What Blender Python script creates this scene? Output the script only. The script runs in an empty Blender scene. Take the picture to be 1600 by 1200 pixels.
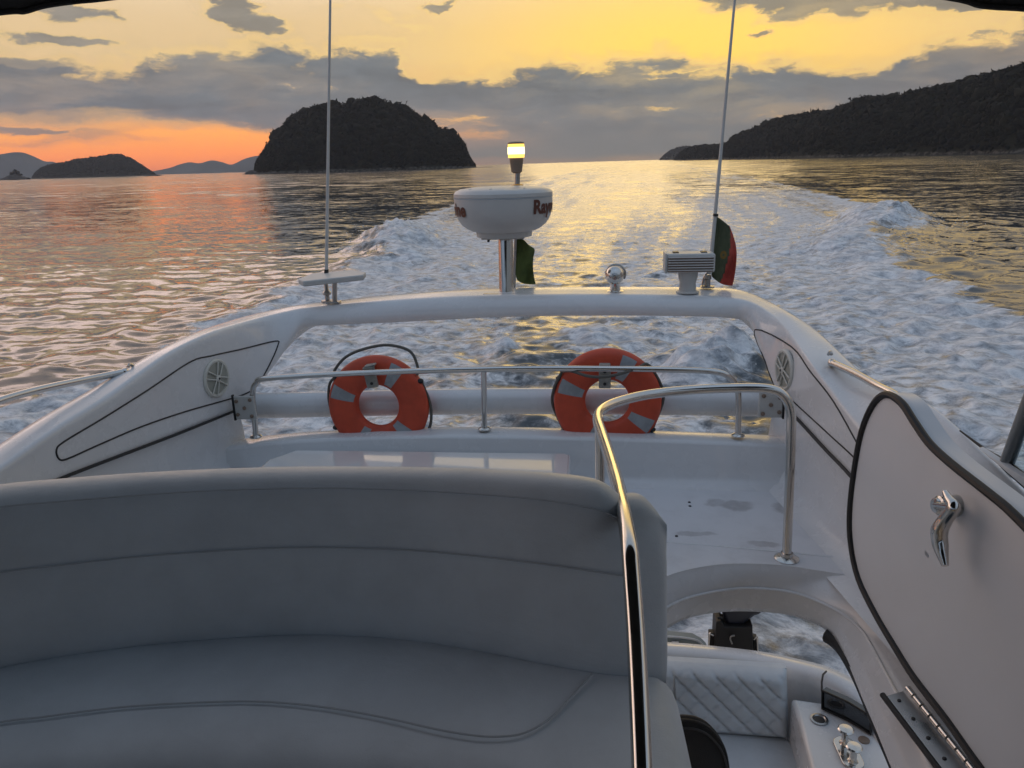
import bpy, math, random
import numpy as np
from mathutils import Vector, Matrix, Quaternion

random.seed(7); RNG = np.random.default_rng(11)
SC = bpy.context.scene
COL = SC.collection
PI = math.pi

# ------------------------------------------------------------------ camera
F = 1200.0
CAM = Vector((0.6, 0.0, 4.6))
_y, _p, _r = math.radians(7), math.radians(16), math.radians(1.69)
FW = Vector((-math.sin(_y)*math.cos(_p), math.cos(_y)*math.cos(_p), -math.sin(_p)))
R0 = Vector((math.cos(_y), math.sin(_y), 0)); U0 = R0.cross(FW)
RT = R0*math.cos(_r) - U0*math.sin(_r); UP = U0*math.cos(_r) + R0*math.sin(_r)
cam_d = bpy.data.cameras.new('camera'); cam = bpy.data.objects.new('camera', cam_d); COL.objects.link(cam)
cam.matrix_world = Matrix(((RT.x, UP.x, -FW.x, CAM.x), (RT.y, UP.y, -FW.y, CAM.y), (RT.z, UP.z, -FW.z, CAM.z), (0, 0, 0, 1)))
cam_d.sensor_width = 36; cam_d.lens = 36*F/1600; cam_d.clip_start = .05; cam_d.clip_end = 60000
SC.camera = cam

def ray(px, py): return FW + RT*((px-800)/F) + UP*((600-py)/F)
def U(px, py, x=None, y=None, z=None, pl=None):
    """world point on a survey line of the photograph at a chosen plane of the boat"""
    d = ray(px, py)
    if pl is not None:
        n, c = pl; t = (c - n.dot(CAM))/n.dot(d)
    elif x is not None: t = (x-CAM.x)/d.x
    elif y is not None: t = (y-CAM.y)/d.y
    else: t = (z-CAM.z)/d.z
    return CAM + d*t

# ------------------------------------------------------------------ node helpers
class NT:
    def __init__(s, tree): s.t = tree; s.n = tree.nodes; s.l = tree.links
    def new(s, typ, **kw):
        n = s.n.new(typ)
        for k, v in kw.items(): setattr(n, k, v)
        return n
    def inp(s, sock, v):
        if isinstance(v, bpy.types.NodeSocket): s.l.new(v, sock)
        elif v is not None: sock.default_value = v
    def m(s, op, a, b=None, c=None, clamp=False):
        n = s.new('ShaderNodeMath', operation=op, use_clamp=clamp)
        for i, v in enumerate((a, b, c)):
            if v is not None: s.inp(n.inputs[i], v)
        return n.outputs[0]
    def mr(s, v, a, b, c=0.0, d=1.0, smooth=True):
        n = s.new('ShaderNodeMapRange', interpolation_type='SMOOTHSTEP' if smooth else 'LINEAR', clamp=True)
        for i, q in enumerate((v, a, b, c, d)): s.inp(n.inputs[i], q)
        return n.outputs[0]
    def mix(s, f, a, b, blend='MIX'):
        n = s.new('ShaderNodeMix', data_type='RGBA', blend_type=blend); n.clamp_factor = True
        s.inp(n.inputs[0], f)
        for i, v in ((6, a), (7, b)):
            if isinstance(v, tuple) and len(v) == 3: v = (*v, 1)
            s.inp(n.inputs[i], v)
        return n.outputs[2]
    def noise(s, vec, scale, detail=4, rough=.55, lac=2.0, dist=0.0, color=False):
        n = s.new('ShaderNodeTexNoise')
        s.inp(n.inputs['Vector'], vec); n.inputs['Scale'].default_value = scale
        n.inputs['Detail'].default_value = detail; n.inputs['Roughness'].default_value = rough
        n.inputs['Lacunarity'].default_value = lac; n.inputs['Distortion'].default_value = dist
        return n.outputs['Color'] if color else n.outputs[0]
    def xyz(s, x, y, z):
        n = s.new('ShaderNodeCombineXYZ')
        for i, v in enumerate((x, y, z)): s.inp(n.inputs[i], v)
        return n.outputs[0]
    def sep(s, v):
        n = s.new('ShaderNodeSeparateXYZ'); s.inp(n.inputs[0], v); return n.outputs
    def vm(s, op, a, b=None, sc=None):
        n = s.new('ShaderNodeVectorMath', operation=op); s.inp(n.inputs[0], a)
        if b is not None: s.inp(n.inputs[1], b)
        if sc is not None: s.inp(n.inputs['Scale'], sc)
        return n.outputs[0]
    def curve(s, v, pts):
        n = s.new('ShaderNodeFloatCurve'); c = n.mapping.curves[0]
        while len(c.points) < len(pts): c.points.new(.5, .5)
        for p, (x, y) in zip(c.points, sorted(pts)): p.location = (x, y); p.handle_type = 'AUTO_CLAMPED'
        n.mapping.update(); s.inp(n.inputs['Value'], v); return n.outputs[0]
    def ramp(s, v, stops):
        n = s.new('ShaderNodeValToRGB'); e = n.color_ramp.elements
        while len(e) < len(stops): e.new(.5)
        for q, (p, c) in zip(e, stops): q.position = p; q.color = (*c, 1)
        s.inp(n.inputs[0], v); return n.outputs[0]

def mat(name, base, rough=.5, metal=0.0, coat=0.0, bump=None, var=0.0, vscale=3.0, emit=None, spec=.5, coat_rough=.05, rvar=0.0, sheen=0):
    m = bpy.data.materials.new(name); m.use_nodes = True
    t = NT(m.node_tree); p = t.n['Principled BSDF']
    p.inputs['Base Color'].default_value = (*base, 1); p.inputs['Roughness'].default_value = rough
    p.inputs['Metallic'].default_value = metal; p.inputs['Coat Weight'].default_value = coat
    p.inputs['Coat Roughness'].default_value = coat_rough; p.inputs['Specular IOR Level'].default_value = spec
    tc = t.new('ShaderNodeTexCoord').outputs['Object']
    if var:
        n = t.noise(tc, vscale, 6, .6)
        lo = tuple(c*(1-var) for c in base); hi = tuple(min(1, c*(1+var*.6)) for c in base)
        t.l.new(t.mix(t.mr(n, .3, .7), lo, hi), p.inputs['Base Color'])
    if rvar:
        t.l.new(t.mr(t.noise(tc, 6, 5, .6), .3, .7, max(0.02, rough-rvar), rough+rvar), p.inputs['Roughness'])
    if bump:
        sc, st = bump
        b = t.new('ShaderNodeBump'); b.inputs['Strength'].default_value = st; b.inputs['Distance'].default_value = .01
        t.l.new(t.noise(tc, sc, 3, .5), b.inputs['Height']); t.l.new(b.outputs[0], p.inputs['Normal'])
    if emit:
        p.inputs['Emission Color'].default_value = (*emit[0], 1); p.inputs['Emission Strength'].default_value = emit[1]
    return m

M = {}
M['gel'] = mat('white_gelcoat', (.68, .69, .70), .26, coat=.35, var=.035, vscale=2.2, rvar=.08, bump=(1.6, .05))
M['gelgloss'] = mat('glossy_gelcoat', (.68, .68, .67), .12, coat=1.0, coat_rough=.03, bump=(2.5, .05), var=.04)
M['geldull'] = mat('worn_gelcoat', (.66, .68, .71), .40, coat=.12, var=.03, vscale=2, rvar=.06)
M['vinyl'] = mat('white_vinyl', (.58, .63, .67), .5, var=.07, vscale=5, bump=(240, .10), rvar=.06)
_t = NT(M['vinyl'].node_tree); _p = _t.n['Principled BSDF']; _b0 = _p.inputs['Normal'].links[0].from_node
_b = _t.new('ShaderNodeBump'); _b.inputs['Strength'].default_value = .35; _b.inputs['Distance'].default_value = .02
_tc = _t.new('ShaderNodeTexCoord').outputs['Object']
_h = _t.m('ADD', _t.noise(_t.vm('MULTIPLY', _tc, (1, 2, 3)), 2.2, 3, .5, dist=.8), _t.m('MULTIPLY', _t.noise(_t.vm('MULTIPLY', _tc, (1, 1, 2.5)), 14, 3, .6, dist=1.5), .10))
_t.l.new(_h, _b.inputs['Height']); _t.l.new(_b0.outputs[0], _b.inputs['Normal']); _t.l.new(_b.outputs[0], _p.inputs['Normal'])
M['seam'] = mat('seam_thread', (.42, .45, .48), .7)
M['crease'] = mat('crease_shade', (.03, .032, .035), .8)  # shade of the gap between backrest and seat, as a near-black colour
M['chrome'] = mat('polished_stainless', (.62, .60, .57), .13, metal=1, rvar=.05)
M['dullsteel'] = mat('brushed_stainless', (.42, .41, .40), .32, metal=1, rvar=.08)
M['rubber'] = mat('black_rubber', (.012, .012, .013), .55)
M['blackline'] = mat('dark_sealant', (.018, .018, .02), .6)
M['orange'] = mat('orange_ring_shell', (.58, .076, .032), .5, var=.15, vscale=9, bump=(60, .08))
M['tape'] = mat('reflective_tape', (.33, .35, .37), .4, var=.15, vscale=30)
M['rope'] = mat('grey_rope', (.12, .115, .10), .8, bump=(260, .6))
M['bracket'] = mat('pale_plastic_bracket', (.30, .29, .26), .5, var=.2, vscale=40)
M['dome'] = mat('white_radome', (.56, .55, .53), .38, var=.05, vscale=6)
M['lettering'] = mat('brown_red_lettering', (.11, .034, .02), .6)
M['greyplastic'] = mat('grey_plastic', (.52, .52, .50), .45, var=.08)
M['darkplastic'] = mat('dark_plastic', (.02, .02, .022), .45)
M['amber'] = mat('amber_glow_ring', (.75, .35, .04), .3)  # lamp glow falling on the base ring, put into its colour
M['lens'] = mat('lit_lens', (.9, .7, .3), .2, emit=((1.0, .58, .09), 1.7))
M['lamp'] = mat('lit_bulb', (1, .95, .8), .2, emit=((1.0, .84, .40), 2.6))
M['bodylamp'] = mat('lamp_body', (.22, .16, .12), .5)
M['greencloth'] = mat('green_cloth', (.085, .12, .03), .85, var=.3, vscale=14, bump=(120, .2))
M['redcloth'] = mat('red_cloth', (.46, .07, .05), .85, var=.25, vscale=12, bump=(120, .2))
M['darkgreencloth'] = mat('dark_green_cloth', (.085, .10, .055), .85, var=.25, vscale=12, bump=(120, .2))
M['emblem'] = mat('dull_yellow_cloth', (.22, .13, .03), .85)
M['canvas'] = mat('dark_canvas', (.035, .034, .033), .9, var=.2, vscale=8, bump=(180, .3))
M['speaker'] = mat('speaker_plastic', (.60, .60, .55), .5, var=.06)
M['speakerdark'] = mat('speaker_cone', (.33, .34, .30), .6)
M['engine'] = mat('dark_engine_cowl', (.018, .02, .03), .35, coat=.3)
M['engineblack'] = mat('black_engine_bracket', (.010, .009, .009), .5)
M['mesh'] = mat('black_mesh_fabric', (.014, .013, .013), .75, bump=(300, .5))
M['tinted'] = mat('smoked_mirror', (.10, .11, .12), .06, metal=.75)
M['rock'] = mat('shore_rock', (.07, .06, .05), .9, var=.5, vscale=.15)
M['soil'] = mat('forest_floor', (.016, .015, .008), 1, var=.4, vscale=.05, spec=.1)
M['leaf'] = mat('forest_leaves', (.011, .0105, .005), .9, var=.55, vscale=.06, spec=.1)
M['mount'] = mat('far_mountain', (.11, .12, .12), 1, var=.3, vscale=.002, spec=.0)
M['frame'] = mat('grey_anodised_frame', (.3, .32, .33), .35, metal=.7)
M['teal'] = mat('tender_grey', (.20, .24, .25), .45)

_t = NT(M['soil'].node_tree); _p = _t.n['Principled BSDF']; _src = _p.inputs['Base Color'].links[0].from_socket
_pos = _t.new('ShaderNodeNewGeometry').outputs['Position']
_z = _t.m('ADD', _t.sep(_pos)[2], _t.m('MULTIPLY', _t.m('SUBTRACT', _t.noise(_pos, .05, 4), .5), 9.0))
_t.l.new(_t.mix(_t.mr(_z, 5.0, 2.0), _src, _t.mix(_t.mr(_t.noise(_pos, .22, 4), .4, .62), (.02, .018, .014), (.11, .10, .085))), _p.inputs['Base Color'])
# glass side pane
gm = bpy.data.materials.new('side_glass'); gm.use_nodes = True; gt = NT(gm.node_tree); gp = gt.n['Principled BSDF']
gp.inputs['Base Color'].default_value = (.75, .85, .88, 1); gp.inputs['Roughness'].default_value = .02
gp.inputs['Transmission Weight'].default_value = 1; gp.inputs['IOR'].default_value = 1.02; gp.inputs['Specular IOR Level'].default_value = .6
M['glass'] = gm

# deck with scuffs: stains have their own shapes and places
def deck_material(stains):
    m = bpy.data.materials.new('stained_deck'); m.use_nodes = True
    t = NT(m.node_tree); p = t.n['Principled BSDF']
    pos = t.new('ShaderNodeNewGeometry').outputs['Position']
    wob = t.noise(pos, 9, 4, .6, color=True)
    pw = t.vm('ADD', pos, t.vm('SCALE', t.vm('SUBTRACT', wob, (.5, .5, .5)), sc=.09))
    tot = None
    for (c, rx, ry, a) in stains:
        q = t.vm('DIVIDE', t.vm('SUBTRACT', pw, (c.x, c.y, c.z)), (rx, ry, 10))
        n = t.new('ShaderNodeVectorMath', operation='LENGTH'); t.l.new(q, n.inputs[0])
        v = t.m('MULTIPLY', t.mr(n.outputs['Value'], .55, 1.05, 1, 0), a)
        tot = v if tot is None else t.m('MAXIMUM', tot, v)
    fine = t.noise(pos, 5, 6, .65)
    grime = t.mr(fine, .45, .75, 0, .16)
    tot = t.m('MAXIMUM', t.m('MULTIPLY', tot, t.mr(t.noise(pos, 22, 4, .6), .25, .65, .65, 1)), grime)
    t.l.new(t.mix(tot, (.66, .675, .70), (.20, .185, .18)), p.inputs['Base Color'])
    t.l.new(t.mr(t.noise(pos, 7, 4), .3, .7, .30, .48), p.inputs['Roughness'])
    p.inputs['Coat Weight'].default_value = .12
    b = t.new('ShaderNodeBump'); b.inputs['Strength'].default_value = .12; b.inputs['Distance'].default_value = .004
    t.l.new(t.noise(pos, 140, 2), b.inputs['Height']); t.l.new(b.outputs[0], p.inputs['Normal'])
    return m

# ------------------------------------------------------------------ mesh helpers
def catmull(pts, n=8, closed=False):
    P = [Vector(p) for p in pts]; out = []
    N = len(P); rng = range(N if closed else N-1)
    for i in rng:
        a = P[i-1] if (i > 0 or closed) else P[0]*2-P[1]
        b = P[i]; c = P[(i+1) % N]
        d = P[(i+2) % N] if (i+2 < N or closed) else P[-1]*2-P[-2]
        for k in range(n):
            s = k/n
            out.append(.5*((2*b)+(c-a)*s+(2*a-5*b+4*c-d)*s*s+(3*b-a-3*c+d)*s**3))
    if not closed: out.append(P[-1].copy())
    return out

class G:
    def __init__(s): s.v = []; s.f = []
    def add(s, vs, fs):
        o = len(s.v); s.v += [Vector(v) for v in vs]; s.f += [[i+o for i in f] for f in fs]; return s
    def grid(s, rows, cu=False, cv=False):
        nr, nc = len(rows), len(rows[0]); vs = [p for r in rows for p in r]; fs = []
        for i in range(nr if cv else nr-1):
            for j in range(nc if cu else nc-1):
                i2, j2 = (i+1) % nr, (j+1) % nc
                fs.append([i*nc+j, i*nc+j2, i2*nc+j2, i2*nc+j])
        return s.add(vs, fs)
    def tube(s, pts, r, seg=12, smooth=0, closed=False, cap=True):
        P = catmull(pts, smooth, closed) if smooth else [Vector(p) for p in pts]
        n = len(P); rr = r if isinstance(r, (list, tuple)) else None
        T = []
        for i in range(n):
            a = P[i-1] if (i > 0 or closed) else P[i]; b = P[(i+1) % n] if (i < n-1 or closed) else P[i]
            T.append((b-a).normalized())
        nx = T[0].orthogonal().normalized(); rows = []
        for i in range(n):
            if i: nx = (T[i-1].rotation_difference(T[i]) @ nx); nx = (nx - T[i]*nx.dot(T[i])).normalized()
            by = T[i].cross(nx)
            if rr: x = i/(n-1)*(len(rr)-1); k = min(int(x), len(rr)-2); R = rr[k]+(rr[k+1]-rr[k])*(x-k)
            else: R = r
            rows.append([P[i]+nx*math.cos(2*PI*j/seg)*R+by*math.sin(2*PI*j/seg)*R for j in range(seg)])
        o = len(s.v); s.grid(rows, cu=True, cv=closed)
        if cap and not closed:
            s.f.append([o+j for j in range(seg)][::-1]); s.f.append([o+(n-1)*seg+j for j in range(seg)])
        return s
    def lathe(s, prof, loc, axis=(0, 0, 1), seg=32, cap=True):
        q = Vector((0, 0, 1)).rotation_difference(Vector(axis).normalized()); loc = Vector(loc)
        rows = [[loc+q @ Vector((r*math.cos(2*PI*j/seg), r*math.sin(2*PI*j/seg), h)) for j in range(seg)] for r, h in prof]
        o = len(s.v); s.grid(rows, cu=True)
        if cap:
            s.f.append([o+j for j in range(seg)][::-1]); s.f.append([o+(len(prof)-1)*seg+j for j in range(seg)])
        return s
    def box(s, c, size, rot=None):
        c = Vector(c); R = rot if rot is not None else Matrix.Identity(3); x, y, z = [q/2 for q in size]
        vs = [c+R @ Vector((a*x, b*y, d*z)) for d in (-1, 1) for a, b in ((-1, -1), (1, -1), (1, 1), (-1, 1))]
        return s.add(vs, [[3, 2, 1, 0], [4, 5, 6, 7], [0, 1, 5, 4], [1, 2, 6, 5], [2, 3, 7, 6], [3, 0, 4, 7]])
    def prism(s, pts, d):
        P = [Vector(p) for p in pts]; d = Vector(d); n = len(P)
        return s.add(P+[p+d for p in P], [list(range(n))[::-1], list(range(n, 2*n))]+[[i, (i+1) % n, n+(i+1) % n, n+i] for i in range(n)])
    def sphere(s, c, r, seg=20, rings=12, sc=(1, 1, 1)):
        c = Vector(c); rows = [[c+Vector((r*sc[0]*math.sin(PI*i/rings)*math.cos(2*PI*j/seg), r*sc[1]*math.sin(PI*i/rings)*math.sin(2*PI*j/seg), -r*sc[2]*math.cos(PI*i/rings))) for j in range(seg)] for i in range(rings+1)]
        return s.grid(rows, cu=True)

ROOTLOC = {}
def tag(o, label=None, cat=None, group=None, kind=None):
    if label: o['label'] = label
    if cat: o['category'] = cat
    if group: o['group'] = group
    if kind: o['kind'] = kind
    return o
def thing(name, loc, label, cat, group=None):
    o = bpy.data.objects.new(name, None); COL.objects.link(o); o.location = loc; o.empty_display_size = .1
    ROOTLOC[o.name] = Vector(loc); tag(o, label, cat, group); return o
def rootloc(o):
    while o.parent: o = o.parent
    return ROOTLOC.get(o.name, Vector((0, 0, 0)))
def obj(name, g, m, parent=None, sharp=40, bevel=0, subsurf=0, solid=0, flat=False, label=None):
    if parent is not None: off = rootloc(parent)
    else:
        xs = [v.x for v in g.v]; ys = [v.y for v in g.v]; zs = [v.z for v in g.v]
        off = Vector(((min(xs)+max(xs))/2, (min(ys)+max(ys))/2, min(zs)))
    me = bpy.data.meshes.new(name); me.from_pydata([v-off for v in g.v], [], g.f); me.validate()
    import bmesh
    bm = bmesh.new(); bm.from_mesh(me); bmesh.ops.remove_doubles(bm, verts=bm.verts, dist=1e-5)
    bmesh.ops.recalc_face_normals(bm, faces=bm.faces); bm.to_mesh(me); bm.free()
    if not flat:
        me.polygons.foreach_set('use_smooth', [True]*len(me.polygons))
        if sharp and not subsurf: me.set_sharp_from_angle(angle=math.radians(sharp))
    ms = m if isinstance(m, (list, tuple)) else [m]
    for q in ms: me.materials.append(M[q] if isinstance(q, str) else q)
    o = bpy.data.objects.new(name, me); COL.objects.link(o)
    if parent is not None: o.parent = parent
    else: o.location = off; ROOTLOC[o.name] = off
    if solid:
        md = o.modifiers.new('thickness', 'SOLIDIFY'); md.thickness = solid; md.offset = 0
    if bevel:
        md = o.modifiers.new('bevel', 'BEVEL'); md.width = bevel; md.segments = 3; md.limit_method = 'ANGLE'; md.angle_limit = math.radians(35)
    if subsurf:
        md = o.modifiers.new('subsurf', 'SUBSURF'); md.levels = subsurf; md.render_levels = subsurf
    if label: o['label'] = label
    return o

# ================================================================== YACHT
DECK = 2.88
K = .17
PLR = (Vector((1, K, 0)), 1.547+K*4.2)          # inner face of the starboard wing (flares outward going forward)
PLL = (Vector((-1, K, 0)), 1.574+K*4.2)
def off(pl, d): return (pl[0], pl[1]+d)
yacht = thing('motor_yacht', (0, 2.5, 0), 'white motor yacht under way seen from its flybridge, with a swept radar arch', 'yacht')

# ---- radar arch --------------------------------------------------
YB = 4.78
st = []   # (A inner crease, C lower/aft edge, B outer top, kind)   kind 0 wing .. 1 beam
Lw = [((-160, 838), (-80, 825), (-150, 790)), ((0, 732), (20, 782), (-30, 707)), ((90, 669), (90, 751), (60, 649)), ((168, 621), (180, 716), (125, 613)),
      ((210, 590), (270, 680), (180, 581)), ((270, 548), (330, 656), (230, 553)), ((330, 519), (367, 641), (290, 524))]
for a, c, b in Lw: st.append((U(*a, pl=PLL), U(*c, pl=PLL), U(*b, pl=off(PLL, .22)), 0))
def by(a, ya, c, yc, b, yb, k): st.append((U(*a, y=ya), U(*c, y=yc), U(*b, y=yb), k))
by((378, 504), 4.36, (391, 620), 4.24, (342, 505), 4.50, .05)
by((415, 494), 4.60, (425, 577), 4.45, (380, 494), 4.74, .2)
by((450, 486), 4.74, (452, 540), 4.62, (420, 485), 4.90, .5)
by((482, 480), 4.78, (476, 513), 4.74, (462, 477), 5.00, .8)
for a, c, b in [((530, 475), (530, 508), (525, 469)), ((590, 470), (600, 505), (600, 461)), ((690, 464), (700, 500), (690, 453)), ((800, 461), (800, 495.5), (800, 448)),
                ((950, 460), (950, 493.5), (950, 446)), ((1080, 462), (1090, 495), (1080, 446))]:
    by(a, YB+.02, c, YB-.03, b, 5.12, 1)
by((1135, 465), 4.78, (1145, 498), 4.74, (1140, 448), 5.10, .9)
by((1172, 472), 4.70, (1171, 507), 4.68, (1172, 455), 5.02, .6)
by((1198, 486), 4.52, (1187, 546), 4.42, (1200, 467), 4.86, .25)
by((1225, 512), 4.26, (1206, 595), 4.22, (1228, 481), 4.55, .05)
Rw = [((1265, 566), (1224, 640), (1268, 505)), ((1293, 604), (1243, 653), (1305, 537)), ((1322, 644), (1290, 703), (1350, 577)), ((1347, 678), (1336, 752), (1405, 603)),
      ((1400, 750), (1400, 840), (1462, 626)), ((1480, 860), (1470, 940), (1571, 724)), ((1600, 1020), (1600, 1120), (1680, 830))]
for a, c, b in Rw: st.append((U(*a, pl=PLR), U(*c, pl=PLR), U(*b, pl=off(PLR, .22)), 0))
def resample(st, n):
    As = catmull([s[0] for s in st], n); Cs = catmull([s[1] for s in st], n); Bs = catmull([s[2] for s in st], n)
    ks = []
    for i in range(len(st)-1): ks += [st[i][3]+(st[i+1][3]-st[i][3])*j/n for j in range(n)]
    ks.append(st[-1][3]); return list(zip(As, Cs, Bs, ks))
ST = resample(st, 4)
rows = []
for A, C, B, k in ST:
    nrm = (A-C).cross(Vector((1, 0, 0)) if k > .5 else Vector((0, 1, 0)))
    side = 1 if (A.x > 0) else -1
    outw = Vector((side*.20*(1-k), .30*k, 0))
    D = (C+outw)*k + (B+Vector((side*.03, .02, -.55)))*(1-k)
    fw = Vector((-side*.035*(1-k)*k*3, -.032*k, 0))
    ab = (B-A); L = ab.length; e = ab/L
    ca = (A-C)
    rows.append([D, C+outw*.6, C+outw*.12, C, C+ca*.06+fw*.3, C+ca*.3+fw*.9, C+ca*.62+fw, C+ca*.88+fw*.55, A+e*.012, A+e*min(.05, .3*L), A+e*L*.55+Vector((0, 0, .012)), B-e*min(.03, .2*L), B+Vector((side*.01*(1-k), .012*k, -.025)), B*.7+D*.3, D])
arch = obj('radar_arch', G().grid(rows), 'gel', yacht, subsurf=2)

from mathutils.bvhtree import BVHTree
bpy.context.view_layer.update()
_bvh = BVHTree.FromObject(arch, bpy.context.evaluated_depsgraph_get()); _o = ROOTLOC[yacht.name]
def onarch(px, py, pl, lift=.0):
    d = ray(px, py); h, n, i, dist_ = _bvh.ray_cast(CAM-_o, d)
    if h is None: return U(px, py, pl=pl)
    if n.dot(d) > 0: n = -n
    return h+_o+n*lift
# access panel outlines (grooves filled with sealant) and grilles on each wing
def strip(px, pl, r, sm=6, closed=False):
    pts = catmull([(p[0], p[1], 0) for p in px], sm, closed)
    return G().tube([onarch(p.x, p.y, pl, .0005) for p in pts], r, 6, 0, closed)
lp = [(88, 703), (100, 690), (160, 654), (230, 610), (296, 566), (330, 556), (380, 545), (430, 533), (434, 540), (420, 572), (402, 602), (384, 615), (350, 626), (290, 643), (220, 667), (150, 697), (105, 717), (92, 717)]
pnl = obj('access_panel', strip(lp, off(PLL, -.004), .0045, 4, True), 'blackline', arch)
rp = [(1180, 515), (1237, 542), (1266, 580), (1303, 628), (1342, 697), (1380, 765), (1380, 775), (1341, 722), (1300, 683), (1250, 637), (1222, 611), (1209, 600), (1196, 565)]
pnr = obj('access_panel', strip(rp, off(PLR, -.004), .0042, 4, True), 'blackline', arch)
def speaker(px, py, pl, r):
    n = pl[0].normalized()*-1; c = onarch(px, py, pl, .0)+n*.002
    sp = obj('speaker_grille', G().lathe([(r, -.004), (r*1.0, .006), (r*.93, .014), (r*.84, .012), (r*.82, .006), (.01, .006)], c, n, 40), 'speaker', arch)
    a = n.orthogonal().normalized(); b = n.cross(a)
    obj('speaker_cone', G().lathe([(r*.80, .0065), (r*.5, .0085), (.001, .010)], c, n, 32), 'speakerdark', sp)
    g = G()
    for k in range(4):
        an = k*PI/2+.35; d = a*math.cos(an)+b*math.sin(an); e = n.cross(d)
        for s in (-1, 1): g.tube([c+n*.016+e*s*.010, c+n*.014+d*r*.83+e*s*.022], .0045, 6)
    g.lathe([(r*.17, .01), (r*.17, .019), (r*.10, .024), (.001, .025)], c, n, 24)
    obj('spoke', g, 'speaker', sp)
    obj('screw', G().lathe([(.007, .02), (.007, .027), (.001, .029)], c, n, 10), 'darkplastic', sp)
speaker(337, 591, off(PLL, -.002), .112)
speaker(1227, 578, off(PLR, -.002), .112)
# lower seam of each wing
for px, pl, nm in (([(-60, 822), (30, 780), (90, 750), (180, 715), (270, 681), (330, 657), (367, 642)], PLL, 'l'), ([(1216, 626), (1243, 652), (1290, 703), (1336, 752), (1420, 860)], PLR, 'r')):
    obj('wing_seam', G().tube([U(*p, pl=off(pl, -.008)) for p in px], .008, 6, 4), 'blackline', arch)

# ---- side walls below the wings, deck, aft coaming -----------------
g = G()
def wall(px, pl):
    top = catmull([U(*p, pl=pl) for p in px], 4); n = pl[0].normalized()
    r = []
    for q in top:
        h = q.z-DECK
        r.append([q+n*.05, q, q-Vector((0, 0, h*.45))-n*.004, q-Vector((0, 0, h*.8))-n*.02, q-Vector((0, 0, h*.95))-n*.06, Vector((q.x, q.y, DECK))-n*.13, Vector((q.x, q.y, DECK-.02))-n*.2])
    return G().grid(r)
obj('side_wall', wall([(-160, 862), (-60, 822), (30, 780), (90, 750), (180, 715), (270, 681), (330, 657), (367, 642), (378, 660), (384, 690)], off(PLL, .022)), 'gel', yacht, sharp=60)
wr = wall([(1209, 602), (1216, 626), (1243, 652), (1290, 703), (1336, 752), (1420, 860), (1560, 1060)], off(PLR, .018))
obj('side_wall', wr, 'gel', yacht, sharp=60)

fw_path = catmull([(-1.99, 2.5, 3.50), (-2.04, 2.0, 3.62), (-2.12, .8, 3.78), (-2.12, -.8, 3.86), (-1.9, -2.2, 3.95), (-1.2, -2.9, 4.02), (0, -3.15, 4.05), (1.2, -2.9, 4.02), (1.95, -2.2, 3.95), (2.2, -.8, 3.86), (2.2, .6, 3.80), (2.16, 1.3, 3.74), (2.10, 1.9, 3.60)], 5)
rows = []
for q in fw_path:
    c = Vector((0.03, -.3, 0)); o_ = Vector((q.x-c.x, q.y-c.y, 0)).normalized()
    rows.append([Vector((q.x, q.y, DECK-.02))-o_*.10, q-o_*.10-Vector((0, 0, .06)), q-o_*.08-Vector((0, 0, .01)), q-o_*.04, q+o_*.06, q+o_*.10-Vector((0, 0, .03)), q+o_*.13-Vector((0, 0, .6))])
obj('added_bulwark', G().grid(rows), 'gel', yacht, sharp=60)  # added out of view, keeps forward light off the bench
hg = G(); hg.prism([(-.2, -2.75, DECK), (-.2, -1.75, DECK), (-.2, -1.70, DECK+.75), (-.2, -2.05, DECK+1.0), (-.2, -2.75, DECK+1.12)], (1.7, 0, 0))
obj('added_helm_console', hg, 'gel', yacht, bevel=.04)  # unseen console behind the camera, added to darken the bench
rows = []
for q in fw_path[13:-15]:
    rows.append([q, q+Vector((-q.x*.06, .10, .42))])
obj('added_windscreen', G().grid(rows), 'tinted', yacht, solid=.008)  # unseen screen, added above the bulwark to help shade the bench
# aft coaming: ledge + vertical face + cove to deck
cp = [(270, 716), (310, 701), (350, 689.5), (440, 677), (532, 671), (665, 666.5), (780, 666), (880, 668), (1000, 671), (1140, 676), (1225, 680)]
rows = []
for q in catmull([U(*p, y=4.20) for p in cp], 4):
    x, z = q.x, q.z
    rows.append([Vector((x, 4.22, z-.35)), Vector((x, 4.215, z-.03)), Vector((x, 4.20, z-.004)), Vector((x, 4.17, z)), Vector((x, 4.06, z)), Vector((x, 4.042, z-.004)), Vector((x, 4.032, z-.02)),
                 Vector((x, 4.005, z-.13)), Vector((x, 3.985, DECK+.045)), Vector((x, 3.965, DECK+.014)), Vector((x, 3.92, DECK+.002)), Vector((x, 3.84, DECK-.008))])
obj('aft_coaming', G().grid(rows), 'gel', yacht, sharp=75)

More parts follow.
